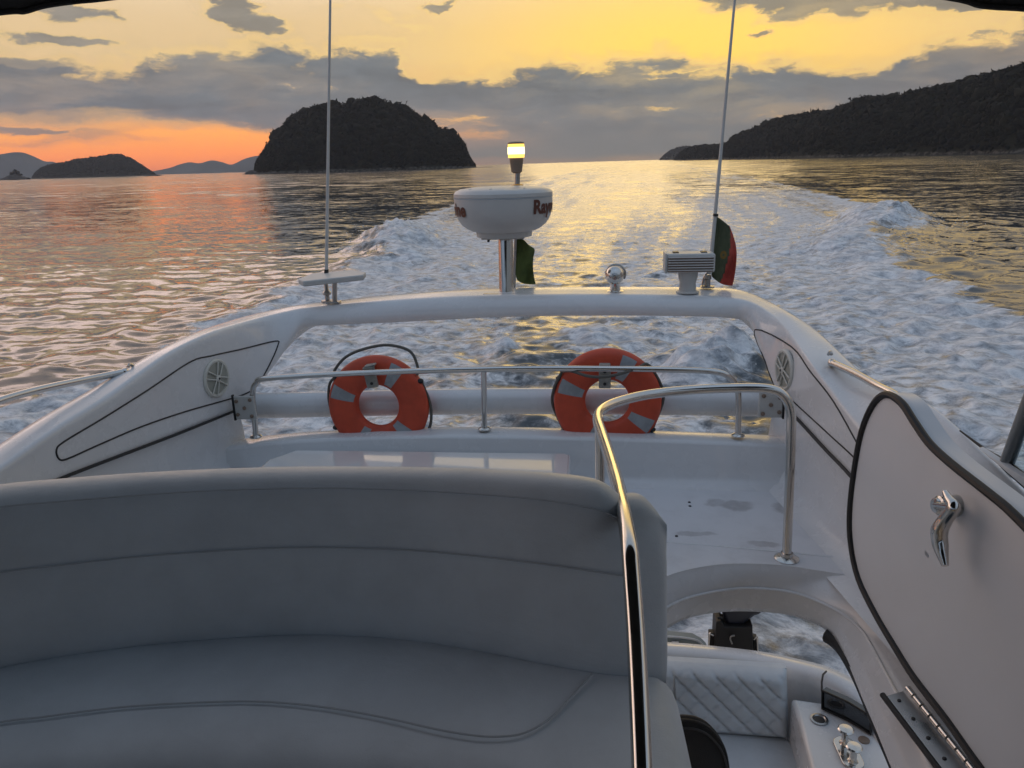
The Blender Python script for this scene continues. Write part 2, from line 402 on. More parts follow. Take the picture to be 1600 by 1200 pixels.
# stair opening curves
E1px = [(985, 930), (1033, 904), (1075, 890), (1135, 881), (1210, 882), (1270, 890), (1322, 898)]
E2px = [(985, 985), (1033, 955), (1075, 935), (1135, 922), (1180, 920), (1240, 927), (1300, 951), (1339, 978), (1360, 1008), (1390, 1065), (1420, 1125), (1465, 1220)]
E3px = [(985, 1008), (1033, 981), (1075, 960), (1120, 951), (1165, 949), (1225, 953), (1270, 966), (1300, 984), (1321, 1014), (1339, 1050), (1360, 1101), (1384, 1155), (1415, 1230)]
E1 = catmull([U(*p, z=DECK) for p in E1px], 6)
E2 = [U(*p, z=2.775) for p in E2px]; E3 = [U(*p, z=2.68) for p in E3px]
def arclen(P, n):
    d = [0]
    for a, b in zip(P, P[1:]): d.append(d[-1]+(b-a).length)
    out = []
    for i in range(n):
        t = d[-1]*i/(n-1); k = 0
        while k < len(P)-2 and d[k+1] < t: k += 1
        s = (t-d[k])/max(1e-9, d[k+1]-d[k]); out.append(P[k].lerp(P[k+1], min(1, max(0, s))))
    return out
# right flank ledge of the opening: continue E1 along the wall base toward the bow
E1b = [U(*p, pl=off(PLR, -.16)) for p in ()]
e1end = E1[-1]
E1full = list(E1)+[Vector((e1end.x+.05, e1end.y-.10, DECK+.0)), Vector((e1end.x+.085, e1end.y-.3, DECK-.03)), Vector((e1end.x+.12, e1end.y-.6, DECK-.045)), Vector((e1end.x+.19, e1end.y-1.0, DECK-.05)), Vector((e1end.x+.28, e1end.y-1.6, DECK-.05))]
N = 60
e1, e2, e3 = arclen(E1full, N), arclen(catmull(E2, 6), N), arclen(catmull(E3, 6), N)
rows = []
for a, b, c in zip(e1, e2, e3):
    ab = b-a
    rows.append([a+Vector((0, .0, 0)), a+ab*.08-Vector((0, 0, .004)), a+ab*.2-Vector((0, 0, .0)), a+ab*.8, b-ab*.04+Vector((0, 0, .004)), b+(c-b)*.06, b+(c-b)*.6, c, c+Vector((0, .015, -.03)), c+Vector((0, .1, -.035))])
# rim of the stair opening
rim_o = obj('stair_opening_rim', G().grid(rows), 'gel', yacht, sharp=75)
obj('rim_bead', G().tube([q+Vector((0, -.002, .003)) for q in e2], .007, 8), 'gel', rim_o)

stains = [(U(1150, 790, z=DECK), .11, .07, .55), (U(1120, 786, z=DECK), .07, .055, .5), (U(1153, 748, z=DECK), .11, .022, .75), (U(1225, 752, z=DECK), .075, .03, 1.0),
          (U(1232, 795, z=DECK), .09, .085, .6), (U(1085, 834, z=DECK), .11, .03, .5), (U(1195, 850, z=DECK), .09, .035, .5), (U(1300, 755, z=DECK), .09, .02, .4)]
M['deck'] = deck_material(stains)
# deck sheet: from opening rim aft to coaming, and port part across to the wing
g = G(); rows = []
for i, q in enumerate(E1):
    t = i/(len(E1)-1)
    rows.append([q.lerp(Vector((q.x+.0*(t), 3.95, DECK)), s) for s in (0, .06, .12, .3, .55, .8, 1)])
rows.append([Vector((rows[-1][j].x+.42, rows[-1][j].y, DECK)) for j in range(7)])
g.grid(rows)
x0 = E1[0].x
g.grid([[Vector((x, y, DECK)) for y in (-3.0, .2, 1.0, 1.8, E1[0].y, 3.3, 3.6, 3.95)] for x in (-2.1, -1.5, -.8, 0, x0)])
g.grid([[Vector((x, y, DECK)) for y in (-3.0, .2, .55)] for x in (x0, 1.3, 2.15)])
obj('flybridge_deck', g, M['deck'], yacht, sharp=30, solid=.0)
# raised line where the deck steps to the stair surround
obj('deck_ridge', G().tube([U(*p, z=DECK-.006) for p in [(1000, 846), (1031, 848), (1100, 853), (1200, 862), (1300, 872), (1338, 878)]], .011, 8, 5), 'gel', yacht)
# deck screws
for p in [(988, 741), (1016, 742), (1077, 785), (1078, 791), (1036, 836), (1057, 838), (937, 746), (923, 745)]:
    q = U(*p, z=DECK)
    obj('screw', G().lathe([(.0075, -.001), (.0075, .003), (.004, .004)], q, (0, 0, 1), 10), 'darkplastic', yacht)
# low locker lid behind the bench
c0, c1 = U(893, 707, z=3.10), U(900, 741, z=3.10)
lo = G()
zl = 3.10
lo.prism([(-1.2, 2.9, DECK), (-1.2, 3.70, DECK), (-1.1, 3.86, DECK), (c0.x-.03, 3.87, DECK), (c0.x+.0, 3.84, DECK), (c0.x+.02, 2.9, DECK)], (0, 0, zl-DECK))
obj('locker_lid', lo, 'gelgloss', yacht, bevel=.018)

# cross tube with end brackets
tl, tr = U(398, 634, y=4.30), U(1200, 629, y=4.30)
rt = .078
tube = obj('cross_tube', G().tube([tl, tl.lerp(tr, .5)+Vector((0, .03, .01)), tr], rt, 28, 10), 'gel', yacht)
for q, s in ((tl, -1), (tr, 1)):
    b = G(); n = Vector((0, -1, 0))
    qb = U(383, 637, y=4.085) if s < 0 else U(1204, 632, y=4.02)
    b.box(qb, (.125, .014, .145))
    br = obj('end_bracket', b, 'greyplastic', tube, bevel=.006)
    for dx, dz in ((-.03, .055), (-.03, -.055), (.0, 0), (.035, .045), (.035, -.045)):
        obj('bolt', G().lathe([(.011, 0), (.011, .006), (.006, .009)], qb+Vector((s*dx*1.3, -.007, dz*.9)), n, 12), 'bodylamp', br)
    obj('bracket_seal', G().box(qb+Vector((s*.068, .0, 0)), (.010, .018, .155)), 'blackline', tube)

# ---- hatch lid --------------------------------------------------
nl = Vector((1, K, -.06)); PL = (nl, nl.dot(U(1440, 1062, x=1.655)))
lidpx = [(1395, 613), (1375, 630), (1357, 672), (1345, 735), (1338, 800), (1340, 852), (1352, 905), (1380, 962), (1410, 1012), (1442, 1062), (1495, 1130), (1549, 1205), (1620, 1290),
         (1700, 1260), (1740, 1100), (1720, 960), (1660, 865), (1600, 801), (1560, 768), (1500, 722), (1465, 690), (1440, 655), (1420, 626)]
lp3 = catmull([U(*p, pl=PL) for p in lidpx], 4, True)
nh = nl.normalized()
cen = sum(lp3, Vector())/len(lp3)
rowi = []
for s, d in ((1.0, .012), (1.0, -.02), (.985, -.026), (.95, -.028), (.93, -.030), (.6, -.036), (.3, -.040), (.02, -.041)):
    rowi.append([cen+(p-cen)*s+nh*d for p in lp3])
lid = obj('hatch_lid', G().grid(rowi+[], cu=True).grid([[p+nh*.012 for p in lp3], [p+nh*.055 for p in lp3], [cen+(p-cen)*.5+nh*.06 for p in lp3]], cu=True), 'geldull', yacht, sharp=50)
gk = [cen+(p-cen)*.985-nh*.028 for p in lp3]
obj('gasket', G().tube(gk, .0135, 8, 0, True), 'rubber', lid)
# latch handle: boss, T-grip
hc = U(1512, 790, pl=PL)-nh*.036
lat = obj('latch_handle', G().lathe([(.034, -.005), (.032, .018), (.026, .042), (.024, .052)], hc, -nh, 24), 'greyplastic', lid)
gh = G(); tip = hc-nh*.07
gh.lathe([(.030, .048), (.030, .056), (.024, .060), (.022, .068), (.010, .071)], hc, -nh, 20)
p0 = U(1476, 768, pl=(nl, PL[1]-.115)); p1 = U(1490, 793, pl=(nl, PL[1]-.115)); p2 = U(1468, 830, pl=(nl, PL[1]-.13)); p3 = U(1477, 884, pl=(nl, PL[1]-.13))
gh.tube([p0, p0.lerp(p1, .5), p1, p1.lerp(p2, .5)+Vector((0, .004, 0)), p2, p2.lerp(p3, .5)+Vector((0, .012, 0)), p3], [.008, .014, .019, .020, .024, .022, .010], 14, 5)
gh.tube([hc-nh*.06, p1], .013, 12)
obj('handle_grip', gh, 'chrome', lat)
# hinge plate along the opening
h0, h1 = U(1418, 1078, pl=PL), U(1545, 1235, pl=PL)
hd = (h1-h0).normalized(); hs = Vector((-.9, -.1, -.25)).normalized(); hs = (hs-hd*hs.dot(hd)).normalized(); hn = hd.cross(hs).normalized()
if hn.z < 0: hn = -hn
hin = obj('hinge', G().add([h0+hs*.015, h1+hs*.015, h1+hs*.075, h0+hs*.075, h0+hs*.015-hn*.006, h1+hs*.015-hn*.006, h1+hs*.075-hn*.006, h0+hs*.075-hn*.006], [[0, 1, 2, 3], [7, 6, 5, 4], [0, 4, 5, 1], [1, 5, 6, 2], [2, 6, 7, 3], [3, 7, 4, 0]]), 'dullsteel', lid)
hl = (h1-h0).length
for k in range(9):
    a = h0+hd*(hl*k/9+.004)+hn*.010; obj('knuckle', G().tube([a, a+hd*(hl/9-.008)], .011, 12), 'chrome', hin)
for k in range(5): obj('screw', G().lathe([(.007, 0), (.006, .003), (.002, .004)], h0+hd*(hl*(k+.4)/5)+hs*.048, hn, 10), 'darkplastic', hin)
obj('hinge_seal', G().tube([h0+hs*.083-hd*.01, h1+hs*.083], .010, 8), 'rubber', hin)

# ---- cockpit below and hull --------------------------------------
g = G()
hullst = [(-9, .4, 1.9), (-6, 1.7, 2.1), (-2, 2.15, 2.2), (1.5, 2.2, 2.2), (1.9, 2.2, .95), (4.2, 2.12, .9), (4.95, 2.05, .9)]
for s in (-1, 1):
    g.grid([[Vector((s*w*.8, y, -.3)), Vector((s*w*.97, y, .5)), Vector((s*w, y, h*.8)), Vector((s*w, y, h)), Vector((s*(w-.16), y, h)), Vector((s*(w-.16), y, .8))] for y, w, h in hullst])
obj('hull', g, 'gel', yacht, sharp=50)
obj('saloon_wall', G().box((0, 1.7, 1.75), (4.0, .08, 1.95)), 'geldull', yacht)
obj('cockpit_sole', G().box((0, 3.2, .80), (4.1, 3.0, .06)), 'geldull', yacht)
# settee back ledge / transom top with rolled edge, curved at the quarter
tp = [(900, 1006), (1033, 1010), (1120, 1017), (1200, 1027), (1255, 1039), (1290, 1049), (1330, 1070), (1370, 1110), (1400, 1165)]
TY = [4.72, 4.72, 4.68, 4.61, 4.50, 4.42, 4.30, 4.12, 3.9]
ttop = catmull([U(*p, y=y) for p, y in zip(tp, TY)], 6)
ttop = [Vector((-1.9, 4.72, ttop[0].z))]+ttop
rows = []
for i, q in enumerate(ttop):
    a = ttop[max(0, i-1)]; b = ttop[min(len(ttop)-1, i+1)]; t = (b-a); t.z = 0; t.normalize(); n = Vector((-t.y, t.x, 0))   # outboard/aft side
    rows.append([q+n*.10-Vector((0, 0, 1.5)), q+n*.09-Vector((0, 0, .05)), q+n*.06-Vector((0, 0, .004)), q, q-n*.04-Vector((0, 0, .006)), q-n*.075-Vector((0, 0, .03)), q-n*.085-Vector((0, 0, .09)), q-n*.088-Vector((0, 0, .3)), q-n*.088-Vector((0, 0, .75))])
obj('transom', G().grid(rows), 'gel', yacht, sharp=70)
# side locker with mirror window
def cq(px, py, y): return U(px, py, y=y)
wz = [(1285, 1078), (1325, 1096), (1361, 1118), (1361, 1146), (1325, 1124), (1285, 1106)]
wy = [4.30, 4.12, 3.92, 3.90, 4.10, 4.28]
zt = 1.29
wb = [U(*p, z=zt+.012) for p in wz[3:]]
w3 = [U(*p, y=q.y+.01) for p, q in zip(wz[:3], wb[::-1])]+wb
win = obj('locker_window', G().prism(w3, (.03, .03, 0)), 'tinted', yacht)
obj('window_trim', G().tube([p-Vector((.004, .006, 0)) for p in w3], .0075, 6, 0, True), 'rubber', win)
obj('locker_joint', G().tube([cq(1291, 1049, 4.40), cq(1286, 1054, 4.33), cq(1284, 1066, 4.27), cq(1284, 1080, w3[0].y)], .006, 6), 'blackline', yacht)
# quarter locker top
lt = [U(*p, z=zt) for p in [(1236, 1090), (1290, 1098), (1340, 1122), (1375, 1155), (1420, 1250), (1290, 1260), (1268, 1200), (1250, 1130)]]
obj('quarter_locker', G().prism([p-Vector((0, 0, .45)) for p in lt], (0, 0, .45)), 'gel', yacht, bevel=.025)
ch = U(1280, 1125, z=zt)
cup = obj('cup_holder', G().lathe([(.052, .0), (.052, .008), (.040, .010), (.036, .004), (.034, .0025), (.001, .0022)], ch, (0, 0, 1), 28), 'dullsteel', yacht)
obj('cup_well', G().lathe([(.034, .0028), (.02, .0032), (.001, .0033)], ch, (0, 0, 1), 24), 'darkplastic', cup)
obj('deck_filler', G().lathe([(.032, 0), (.032, .006), (.026, .009), (.001, .009)], U(1350, 1157, z=zt), (0, 0, 1), 24), 'bodylamp', yacht)
# black window frame under the stair rim
e3b = [q+Vector((.028, -.02, -.05)) for q in e3[int(N*.50):]]
obj('window_frame', G().tube(e3b, .034, 10), 'rubber', yacht)
# swim platform
obj('swim_platform', G().box((0, 5.55, .42), (3.6, 1.2, .09)), 'geldull', yacht, bevel=.02)

# ================================================================== BENCH
bench = thing('bench_seat', (-.3, 1.75, DECK), 'long curved white vinyl bench seat in shade with its tall back to the stern', 'bench')
seam0 = [(-330, 1120), (-120, 1072), (0, 1041), (100, 1023), (200, 1009), (300, 999), (400, 992), (480, 989.5), (560, 992), (650, 1000), (750, 1016), (850, 1036), (940, 1051), (985, 1054), (1000, 1053)]
seam1 = [(-330, 965), (-120, 915), (0, 893), (100, 881), (200, 870), (300, 862), (400, 856), (480, 854), (560, 855), (650, 859), (750, 868), (850, 880), (940, 893), (978, 898), (996, 898)]
seam2 = [(-330, 845), (-120, 808), (0, 791), (100, 782), (200, 774), (300, 767), (400, 763), (480, 761.5), (560, 762), (650, 765), (750, 771), (850, 780), (925, 793), (962, 806), (985, 820)]
topc = [(-330, 805), (-120, 775), (0, 758), (100, 749), (200, 741.5), (300, 736), (400, 732.5), (480, 731), (560, 731), (650, 732), (750, 734.5), (850, 740), (915, 747), (945, 757), (965, 774)]
ZS = 3.35
def dz(l, z): return [U(*p, z=z) for p in l]
S0 = dz(seam0, ZS); S1 = []; S2 = []; TC = []
for i in range(len(S0)):
    y0 = S0[i].y
    S1.append(U(*seam1[i], y=y0+.045)); S2.append(U(*seam2[i], y=y0+.10)); TC.append(U(*topc[i], y=y0+.185))
c0_, c1_, c2_, c3_ = [catmull(l, 4) for l in (S0, S1, S2, TC)]
rows = []
nC = len(c0_)
for i in range(nC):
    a, b, c, d = c0_[i], c1_[i], c2_[i], c3_[i]
    fw = Vector((0, -.012, 0))
    rows.append([a+Vector((0, .10, -.16)), a+Vector((0, .012, -.06)), a+Vector((0, .0, -.006)), a.lerp(b, .25)+fw, a.lerp(b, .6)+fw, a.lerp(b, .95)+fw*.2, b.lerp(c, .08), b.lerp(c, .4)+fw, b.lerp(c, .75)+fw*.8, c+Vector((0, .0, -.002)), c.lerp(d, .4)+Vector((0, -.020, .014)), c.lerp(d, .8)+Vector((0, -.01, .016)), d+Vector((0, .02, 0)), d+Vector((0, .055, -.03)), d+Vector((0, .075, -.12)), Vector((d.x, d.y+.05, DECK+.25)), Vector((d.x, d.y+.02, DECK))])
# rounded starboard end of the backrest
last = rows[-1]; mid = sum(last[2:14], Vector())/12
endc = [(.35, .030, 1.0), (.75, .055, .97), (1.0, .085, .86)]
for t, dx, sc in [(.35, .022, 1.0), (.75, .04, .97), (1.0, .058, .86)]:
    rows.append([Vector((p.x+dx+.02*t, (p.y-mid.y)*sc+mid.y+.03*t, (p.z-mid.z)*(sc if p.z > mid.z else 1)+mid.z)) for p in last])
rows.append([Vector((last[0].x+.068, mid.y+.04+(p.y-mid.y)*.1, (p.z-mid.z)*(.55 if p.z > mid.z else 1)+mid.z)) for p in last])
back = obj('backrest', G().grid(rows), 'vinyl', bench, subsurf=1)
for cc, r, o_ in ((c1_, .0024, -.0050), (c2_, .0024, -.0045)):
    obj('seam_crease_line', G().tube([p+Vector((0, o_, 0)) for p in cc], r, 6), 'seam', back)
# seat cushion: crowned top following the back, rolled front
front = [(-330, 1290), (-120, 1215), (0, 1189), (100, 1179), (200, 1173), (300, 1170), (400, 1170), (480, 1171), (560, 1176), (650, 1186), (750, 1203), (850, 1225), (940, 1250), (1000, 1262), (1030, 1268)]
FR = catmull(dz(front, ZS-.01), 4)
c0s = [p for p in c0_]
ext = c0s[-1]
rows = []
for i in range(nC):
    a, b = c0s[i]+Vector((0, .02, -.002)), FR[i]
    d = b-a
    rows.append([a+Vector((0, .0, -.05)), a, a+d*.12+Vector((0, 0, .004)), a+d*.5+Vector((0, 0, .012)), a+d*.85+Vector((0, 0, .008)), b, b+Vector((0, -.035, -.025)), b+Vector((0, -.05, -.09)), b+Vector((0, -.045, -.16)), b+Vector((0, .0, -.19))])
l_ = rows[-1]; m_ = sum(l_, Vector())/len(l_)
for dx, sc, dzz in ((.045, 1.0, -.004), (.085, .96, -.03), (.10, .9, -.10)):
    rows.append([Vector((p.x+dx, (p.y-m_.y)*sc+m_.y, p.z+dzz*(1 if p.z > m_.z-.02 else .2))) for p in l_])
seat = obj('seat_cushion', G().grid(rows), 'vinyl', bench, subsurf=1)
cont = [(-200, 1160), (0, 1128), (60, 1121), (120, 1113), (200, 1104), (300, 1098), (400, 1096), (500, 1104), (600, 1121), (680, 1139), (740, 1149), (780, 1151), (820, 1145), (860, 1122), (895, 1086), (925, 1054)]
obj('seam_crease_line', G().tube([U(*p, z=ZS+.0085) for p in cont], .0024, 6, 5), 'seam', seat)
obj('seam_crease_line', G().tube([p+Vector((0, .006, .004)) for p in c0s], .0045, 6), 'crease', seat)  # dark line along the back-to-seat gap, its shade put into the colour
g = G(); g.grid([[Vector((p.x, p.y+.02, ZS-.15)), Vector((p.x, p.y+.06, DECK))] for p in FR])
g.grid([[Vector((FR[-1].x+.06, FR[-1].y+.02, ZS-.12)), Vector((FR[-1].x+.05, FR[-1].y+.06, DECK))], [Vector((FR[-1].x+.075, c0s[-1].y+.1, ZS-.05)), Vector((FR[-1].x+.065, c0s[-1].y+.1, DECK))]])
obj('seat_base', g, 'geldull', bench, sharp=40)

# ================================================================== RAILS
def flange(q, r=.045, n=(0, 0, 1)): return G().lathe([(r, -.002), (r, .004), (r*.8, .010), (r*.5, .013), (r*.48, .03)], q, n, 28)
foot = U(1229, 873, z=DECK)
sr = thing('guard_rail', foot, 'tall polished stainless guard rail bent around the stair opening beside the bench', 'rail')
top = [U(1009, 1420, y=1.0), U(1006, 1300, y=1.10), U(1003, 1200, y=1.19), U(998, 1080, y=1.31), U(993, 985, y=1.42), U(987, 900, y=1.53), U(983, 850, y=1.61), U(975, 800, y=1.78), U(966, 760, y=2.0), U(953, 715, y=2.28), U(942, 682, y=2.52),
       U(934, 655, y=2.74), U(941, 640, y=2.88), U(965, 628, y=2.99), U(1010, 617, y=3.10), U(1070, 610, y=3.16), U(1140, 606.5, y=3.18), U(1195, 607, y=3.18), U(1222, 616, y=3.18), U(1235, 640, y=3.18), U(1236, 680, y=3.18), U(1233, 770, y=3.178), foot]
obj('rail_tube', G().tube(top, .0200, 20, 6), 'chrome', sr)
obj('post', G().tube([U(935, 650, y=2.75), U(937, 690, y=2.76), Vector((U(938, 745, y=2.77).x, 2.78, 3.2)), Vector((U(938, 745, y=2.77).x, 2.79, DECK))], .0185, 16, 4), 'chrome', sr)
obj('foot_flange', flange(foot, .054), 'chrome', sr)

q0 = U(400, 683, y=4.11); q1 = U(757, 671, y=4.11); q2 = U(1153, 681, y=4.11)
ar = thing('aft_rail', q1, 'low stainless rail along the aft coaming in front of the orange life rings', 'rail')
rl = [q0, U(397, 645, y=4.11), U(395, 612, y=4.11), U(401, 598, y=4.10), U(420, 591, y=4.08), U(560, 583, y=4.06), U(757, 577, y=4.05), U(900, 576, y=4.05), U(1040, 577.5, y=4.06), U(1110, 580, y=4.07), U(1135, 586, y=4.08), U(1149, 600, y=4.10), U(1154, 620, y=4.11), q2]
obj('rail_tube', G().tube(rl, .0165, 16, 5), 'chrome', ar)
obj('post', G().tube([U(756, 578, y=4.055), q1], .0155, 14), 'chrome', ar)
for q in (q0, q1, q2): obj('foot_flange', flange(q+Vector((0, 0, .002)), .036), 'chrome', ar)

def handrail(px, pls, brk, label):
    pts = [U(*p, pl=pl) for p, pl in zip(px, pls)]
    h = thing('handrail', pts[-1], label, 'handrail', 'handrails outboard of the arch wings')
    obj('rail_tube', G().tube(pts, .0175, 14, 5), 'chrome', h)
    b = U(*brk, pl=pls[-1])
    obj('end_cap', G().sphere(pts[-1], .021, 14, 8), 'chrome', h)
    obj('cleat', G().tube([b+Vector((0, -.02, .012)), b+Vector((0, .0, .02)), b+Vector((0, .03, .0))], .008, 8, 3), 'dullsteel', h)
handrail([(-60, 650), (0, 626), (60, 609), (120, 596), (165, 587), (195, 581)], [off(PLL, .24), off(PLL, .235), off(PLL, .22), off(PLL, .2), off(PLL, .17), off(PLL, .13)], (204, 575), 'thin stainless handrail ending on the left wing of the arch')
handrail([(1490, 730), (1445, 668), (1405, 622), (1370, 602), (1335, 583), (1300, 567)], [off(PLR, .12)]*4+[off(PLR, .11), off(PLR, .09)], (1297, 556), 'gold lit stainless handrail ending on the right wing beside the hatch lid')

# ================================================================== LIFE RINGS
def life_ring(c, rad, tilt, label, ropes, tapes, lean):
    root = thing('life_ring', c-Vector((0, 0, rad)), label, 'life ring', 'orange life rings hung on the aft rail')
    X = Vector((math.cos(tilt), 0, math.sin(tilt))); Z = Vector((-math.sin(tilt), lean, math.cos(tilt))).normalized(); Y = Z.cross(X).normalized()*-1
    Y = Vector((0, 1, 0)) if abs(Y.y) < .3 else Y*(1 if Y.y > 0 else -1)
    ri = rad*.41; rm = (rad+ri)/2; w = (rad-ri)/2
    def pt(a, b, g_=0):
        e = 1+g_
        return c+X*math.cos(a)*(rm+w*e*math.cos(b))+Z*math.sin(a)*(rm+w*e*math.cos(b))+Y*.052*e*math.sin(b)
    def sgnpow(v, p): return math.copysign(abs(v)**p, v)
    def pt2(a, b, g_=0):
        cb, sb = sgnpow(math.cos(b), .75), sgnpow(math.sin(b), .75); e = 1+g_
        r = rm+w*e*cb
        return c+X*math.cos(a)*r+Z*math.sin(a)*r+Y*.050*e*sb
    body = obj('ring_shell', G().grid([[pt2(2*PI*i/72, 2*PI*j/24) for j in range(24)] for i in range(72)], True, True), 'orange', root, sharp=0)
    for a0, wd in tapes:
        rr = [[pt2(a0+wd*(i/6-.5)*.86, b, .02) for b in [(-.5*PI)+1.0*PI*(j/8-.5)*.50 for j in range(9)]] for i in range(7)]
        obj('reflective_tape', G().grid(rr), 'tape', root, sharp=0)
    for seq in ropes:
        pts = []
        for a, r_, d in seq: pts.append(c+X*math.cos(a)*rad*r_+Z*math.sin(a)*rad*r_+Y*d)
        obj('grab_rope', G().tube(pts, .0085, 8, 6), 'rope', root)
    # rope clips
    for a in (math.radians(38), math.radians(152), math.radians(-35), math.radians(215)):
        obj('rope_clip', G().sphere(c+(X*math.cos(a)+Z*math.sin(a))*rad*.99-Y*.012, .022, 10, 6, (1, 1, .7)), 'rubber', root)
    return root, X, Y, Z
d2r = math.radians
ra = .302
rc1 = U(592, 633, y=4.185)
R1, X1, Y1, Z1 = life_ring(rc1, .300, d2r(-8), 'orange life ring on the left with its grey rope looped high above it',
    [[(d2r(152), 1.0, -.03), (d2r(146), 1.08, -.03), (d2r(128), 1.13, -.03), (d2r(108), 1.15, -.02), (d2r(86), 1.22, .0), (d2r(66), 1.27, .0), (d2r(52), 1.14, -.01), (d2r(45), 1.02, -.02)],
     [(d2r(152), 1.0, -.03), (d2r(165), 1.05, 0), (d2r(185), 1.03, .02), (d2r(210), 1.01, .02)],
     [(d2r(38), 1.0, .0), (d2r(12), 1.02, .0), (d2r(-8), 1.07, .0), (d2r(-22), 1.08, .0), (d2r(-35), 1.0, .0)]],
    [(d2r(168), .36), (d2r(68), .36), (d2r(-35), .36), (d2r(-108), .36)], .05)
rc2 = U(949, 626, y=4.185)
R2, X2, Y2, Z2 = life_ring(rc2, .303, d2r(2), 'orange life ring on the right with its grey rope tied across the rail',
    [[(d2r(143), 1.02, -.03), (d2r(132), .92, -.14), (d2r(118), .70, -.185), (d2r(95), .60, -.19), (d2r(70), .68, -.185), (d2r(52), .88, -.13), (d2r(46), 1.0, -.06), (d2r(40), 1.02, -.02)],
     [(d2r(143), 1.02, -.03), (d2r(165), 1.02, -.02), (d2r(185), 1.03, .02), (d2r(215), 1.02, .02)],
     [(d2r(40), 1.02, -.02), (d2r(20), 1.02, 0), (d2r(0), 1.03, .0), (d2r(-35), 1.0, .0)]],
    [(d2r(158), .36), (d2r(62), .36), (d2r(-32), .36), (d2r(-112), .36)], .05)
for R_, px, tilt in ((R1, 579, -.16), (R2, 945, .0)):
    c = U(px, 586, y=4.105)
    rt_ = Matrix.Rotation(tilt, 3, 'Y')
    h = obj('rail_bracket', G().box(c+Vector((0, 0, -.012)), (.066, .026, .125), rt_).box(c+Vector((0, .012, .055)), (.062, .05, .012), rt_), 'bracket', R_, bevel=.008)
    for dz_ in (.035, -.035): obj('bolt', G().lathe([(.009, 0), (.009, .004), (.004, .006)], c+rt_ @ Vector((0, -.014, dz_-.012)), (0, -1, 0), 12), 'darkplastic', h)

# ================================================================== ARCH TOP GEAR
ZT = 3.81
pb = U(791, 457, y=4.93)
rd = thing('radar_dome', pb, 'white drum shaped radar dome with brown lettering on a steel post', 'radar')
YD = 4.98
ctr = U(788, 366, y=YD); PXM = (U(865, 330, y=YD)-U(712, 330, y=YD)).length/153
def zpx(py, px=788): return U(px, py, y=YD).z
R = 76.5*PXM
rad_prof = [(86, 372), (42, 369), (44, 361), (50, 359.5)]
prof = [(.001, zpx(369)), (43*PXM, zpx(369)), (44*PXM, zpx(361)), (50*PXM, zpx(359.5)), (58*PXM, zpx(355.5)), (65*PXM, zpx(350)), (69.5*PXM, zpx(344)), (72.5*PXM, zpx(337.5)), (74.6*PXM, zpx(329)), (75.7*PXM, zpx(320)), (76*PXM, zpx(309)), (75.6*PXM, zpx(308.3)), (75.6*PXM, zpx(307)), (76.3*PXM, zpx(306)), (76*PXM, zpx(301)), (73*PXM, zpx(297)), (66*PXM, zpx(294)), (40*PXM, zpx(291)), (.001, zpx(290))]
dc = Vector((ctr.x, YD, 0))
dome = obj('dome_housing', G().lathe([(r, z) for r, z in prof], dc, (0, 0, 1), 72, cap=False), 'dome', rd, sharp=32)
obj('dome_seam', G().lathe([(76.2*PXM, zpx(308.4)), (76.5*PXM, zpx(307.7)), (76.2*PXM, zpx(307))], dc, (0, 0, 1), 72, cap=False), 'seam', dome)
for an in (-2.4, -1.75, -.9): obj('dome_screw', G().lathe([(.011, 0), (.009, .004), (.001, .005)], dc+Vector((math.cos(an)*60*PXM, math.sin(an)*60*PXM, zpx(293.2)-.002)), (0, 0, 1), 10), 'greyplastic', dome)
obj('dome_bracket', G().box(dc+Vector((0, 0, zpx(370.5))), (66*PXM, .2, .012)), 'dullsteel', rd, bevel=.003)
post = obj('post', G().tube([U(790, 373, y=YD), Vector((pb.x, pb.y, pb.z-.02))], 11.5*PXM, 24), 'chrome', rd)
obj('base_plate', G().box(Vector((pb.x, pb.y, pb.z)), (.28, .17, .012)), 'dullsteel', rd, bevel=.003)
obj('cable_gland', G().tube([U(770, 372, y=YD-.02), U(764, 374, y=YD-.05), U(763, 378, y=YD-.05)], .008, 8, 4), 'darkplastic', rd)
# lettering wrapped around the drum
def ring_text(txt, a_start, size, zmid):
    cu = bpy.data.curves.new('lettering', 'FONT'); cu.body = txt; cu.size = size; cu.offset = size*.04; cu.extrude = 0; cu.resolution_u = 3
    to = bpy.data.objects.new('lettering', cu); COL.objects.link(to)
    bpy.context.view_layer.update()
    me = bpy.data.meshes.new_from_object(to.evaluated_get(bpy.context.evaluated_depsgraph_get()))
    COL.objects.unlink(to); bpy.data.objects.remove(to)
    import bmesh
    bm = bmesh.new(); bm.from_mesh(me)
    bmesh.ops.subdivide_edges(bm, edges=[e for e in bm.edges if e.calc_length() > size*.12], cuts=3)
    bmesh.ops.triangulate(bm, faces=bm.faces)
    width = max(v.co.x for v in bm.verts)
    for v in bm.verts:
        x, y = v.co.x, v.co.y; zz = zmid+y-size*.25
        r = 75*PXM+(1.3*PXM*min(1, max(0, (zz-zpx(330))/(zpx(309)-zpx(330)))))
        a = a_start+x/(76*PXM); rr = r+.0022
        v.co = Vector((dc.x+rr*math.cos(a), dc.y+rr*math.sin(a), zz))-ROOTLOC[rd.name]
    bm.to_mesh(me); bm.free(); me.materials.clear(); me.materials.append(M['lettering'])
    o = bpy.data.objects.new('lettering', me); COL.objects.link(o); o.parent = dome
    return width/(76*PXM)
tsz = 27*PXM*1.02
# word starting towards the starboard side: R begins at px 832
aR = -math.acos((833-788)/76.5)+math.radians(0)
view = math.atan2(CAM.y-YD, CAM.x-dc.x)          # direction from dome to viewer
def ang(px): return view+math.asin((px-788)/76.5)
wdt = ring_text('Raymarine', ang(832), tsz, zpx(323, 840))
a_end = ang(731)
ring_text('Raymarine', a_end-wdt, tsz, zpx(328, 720))

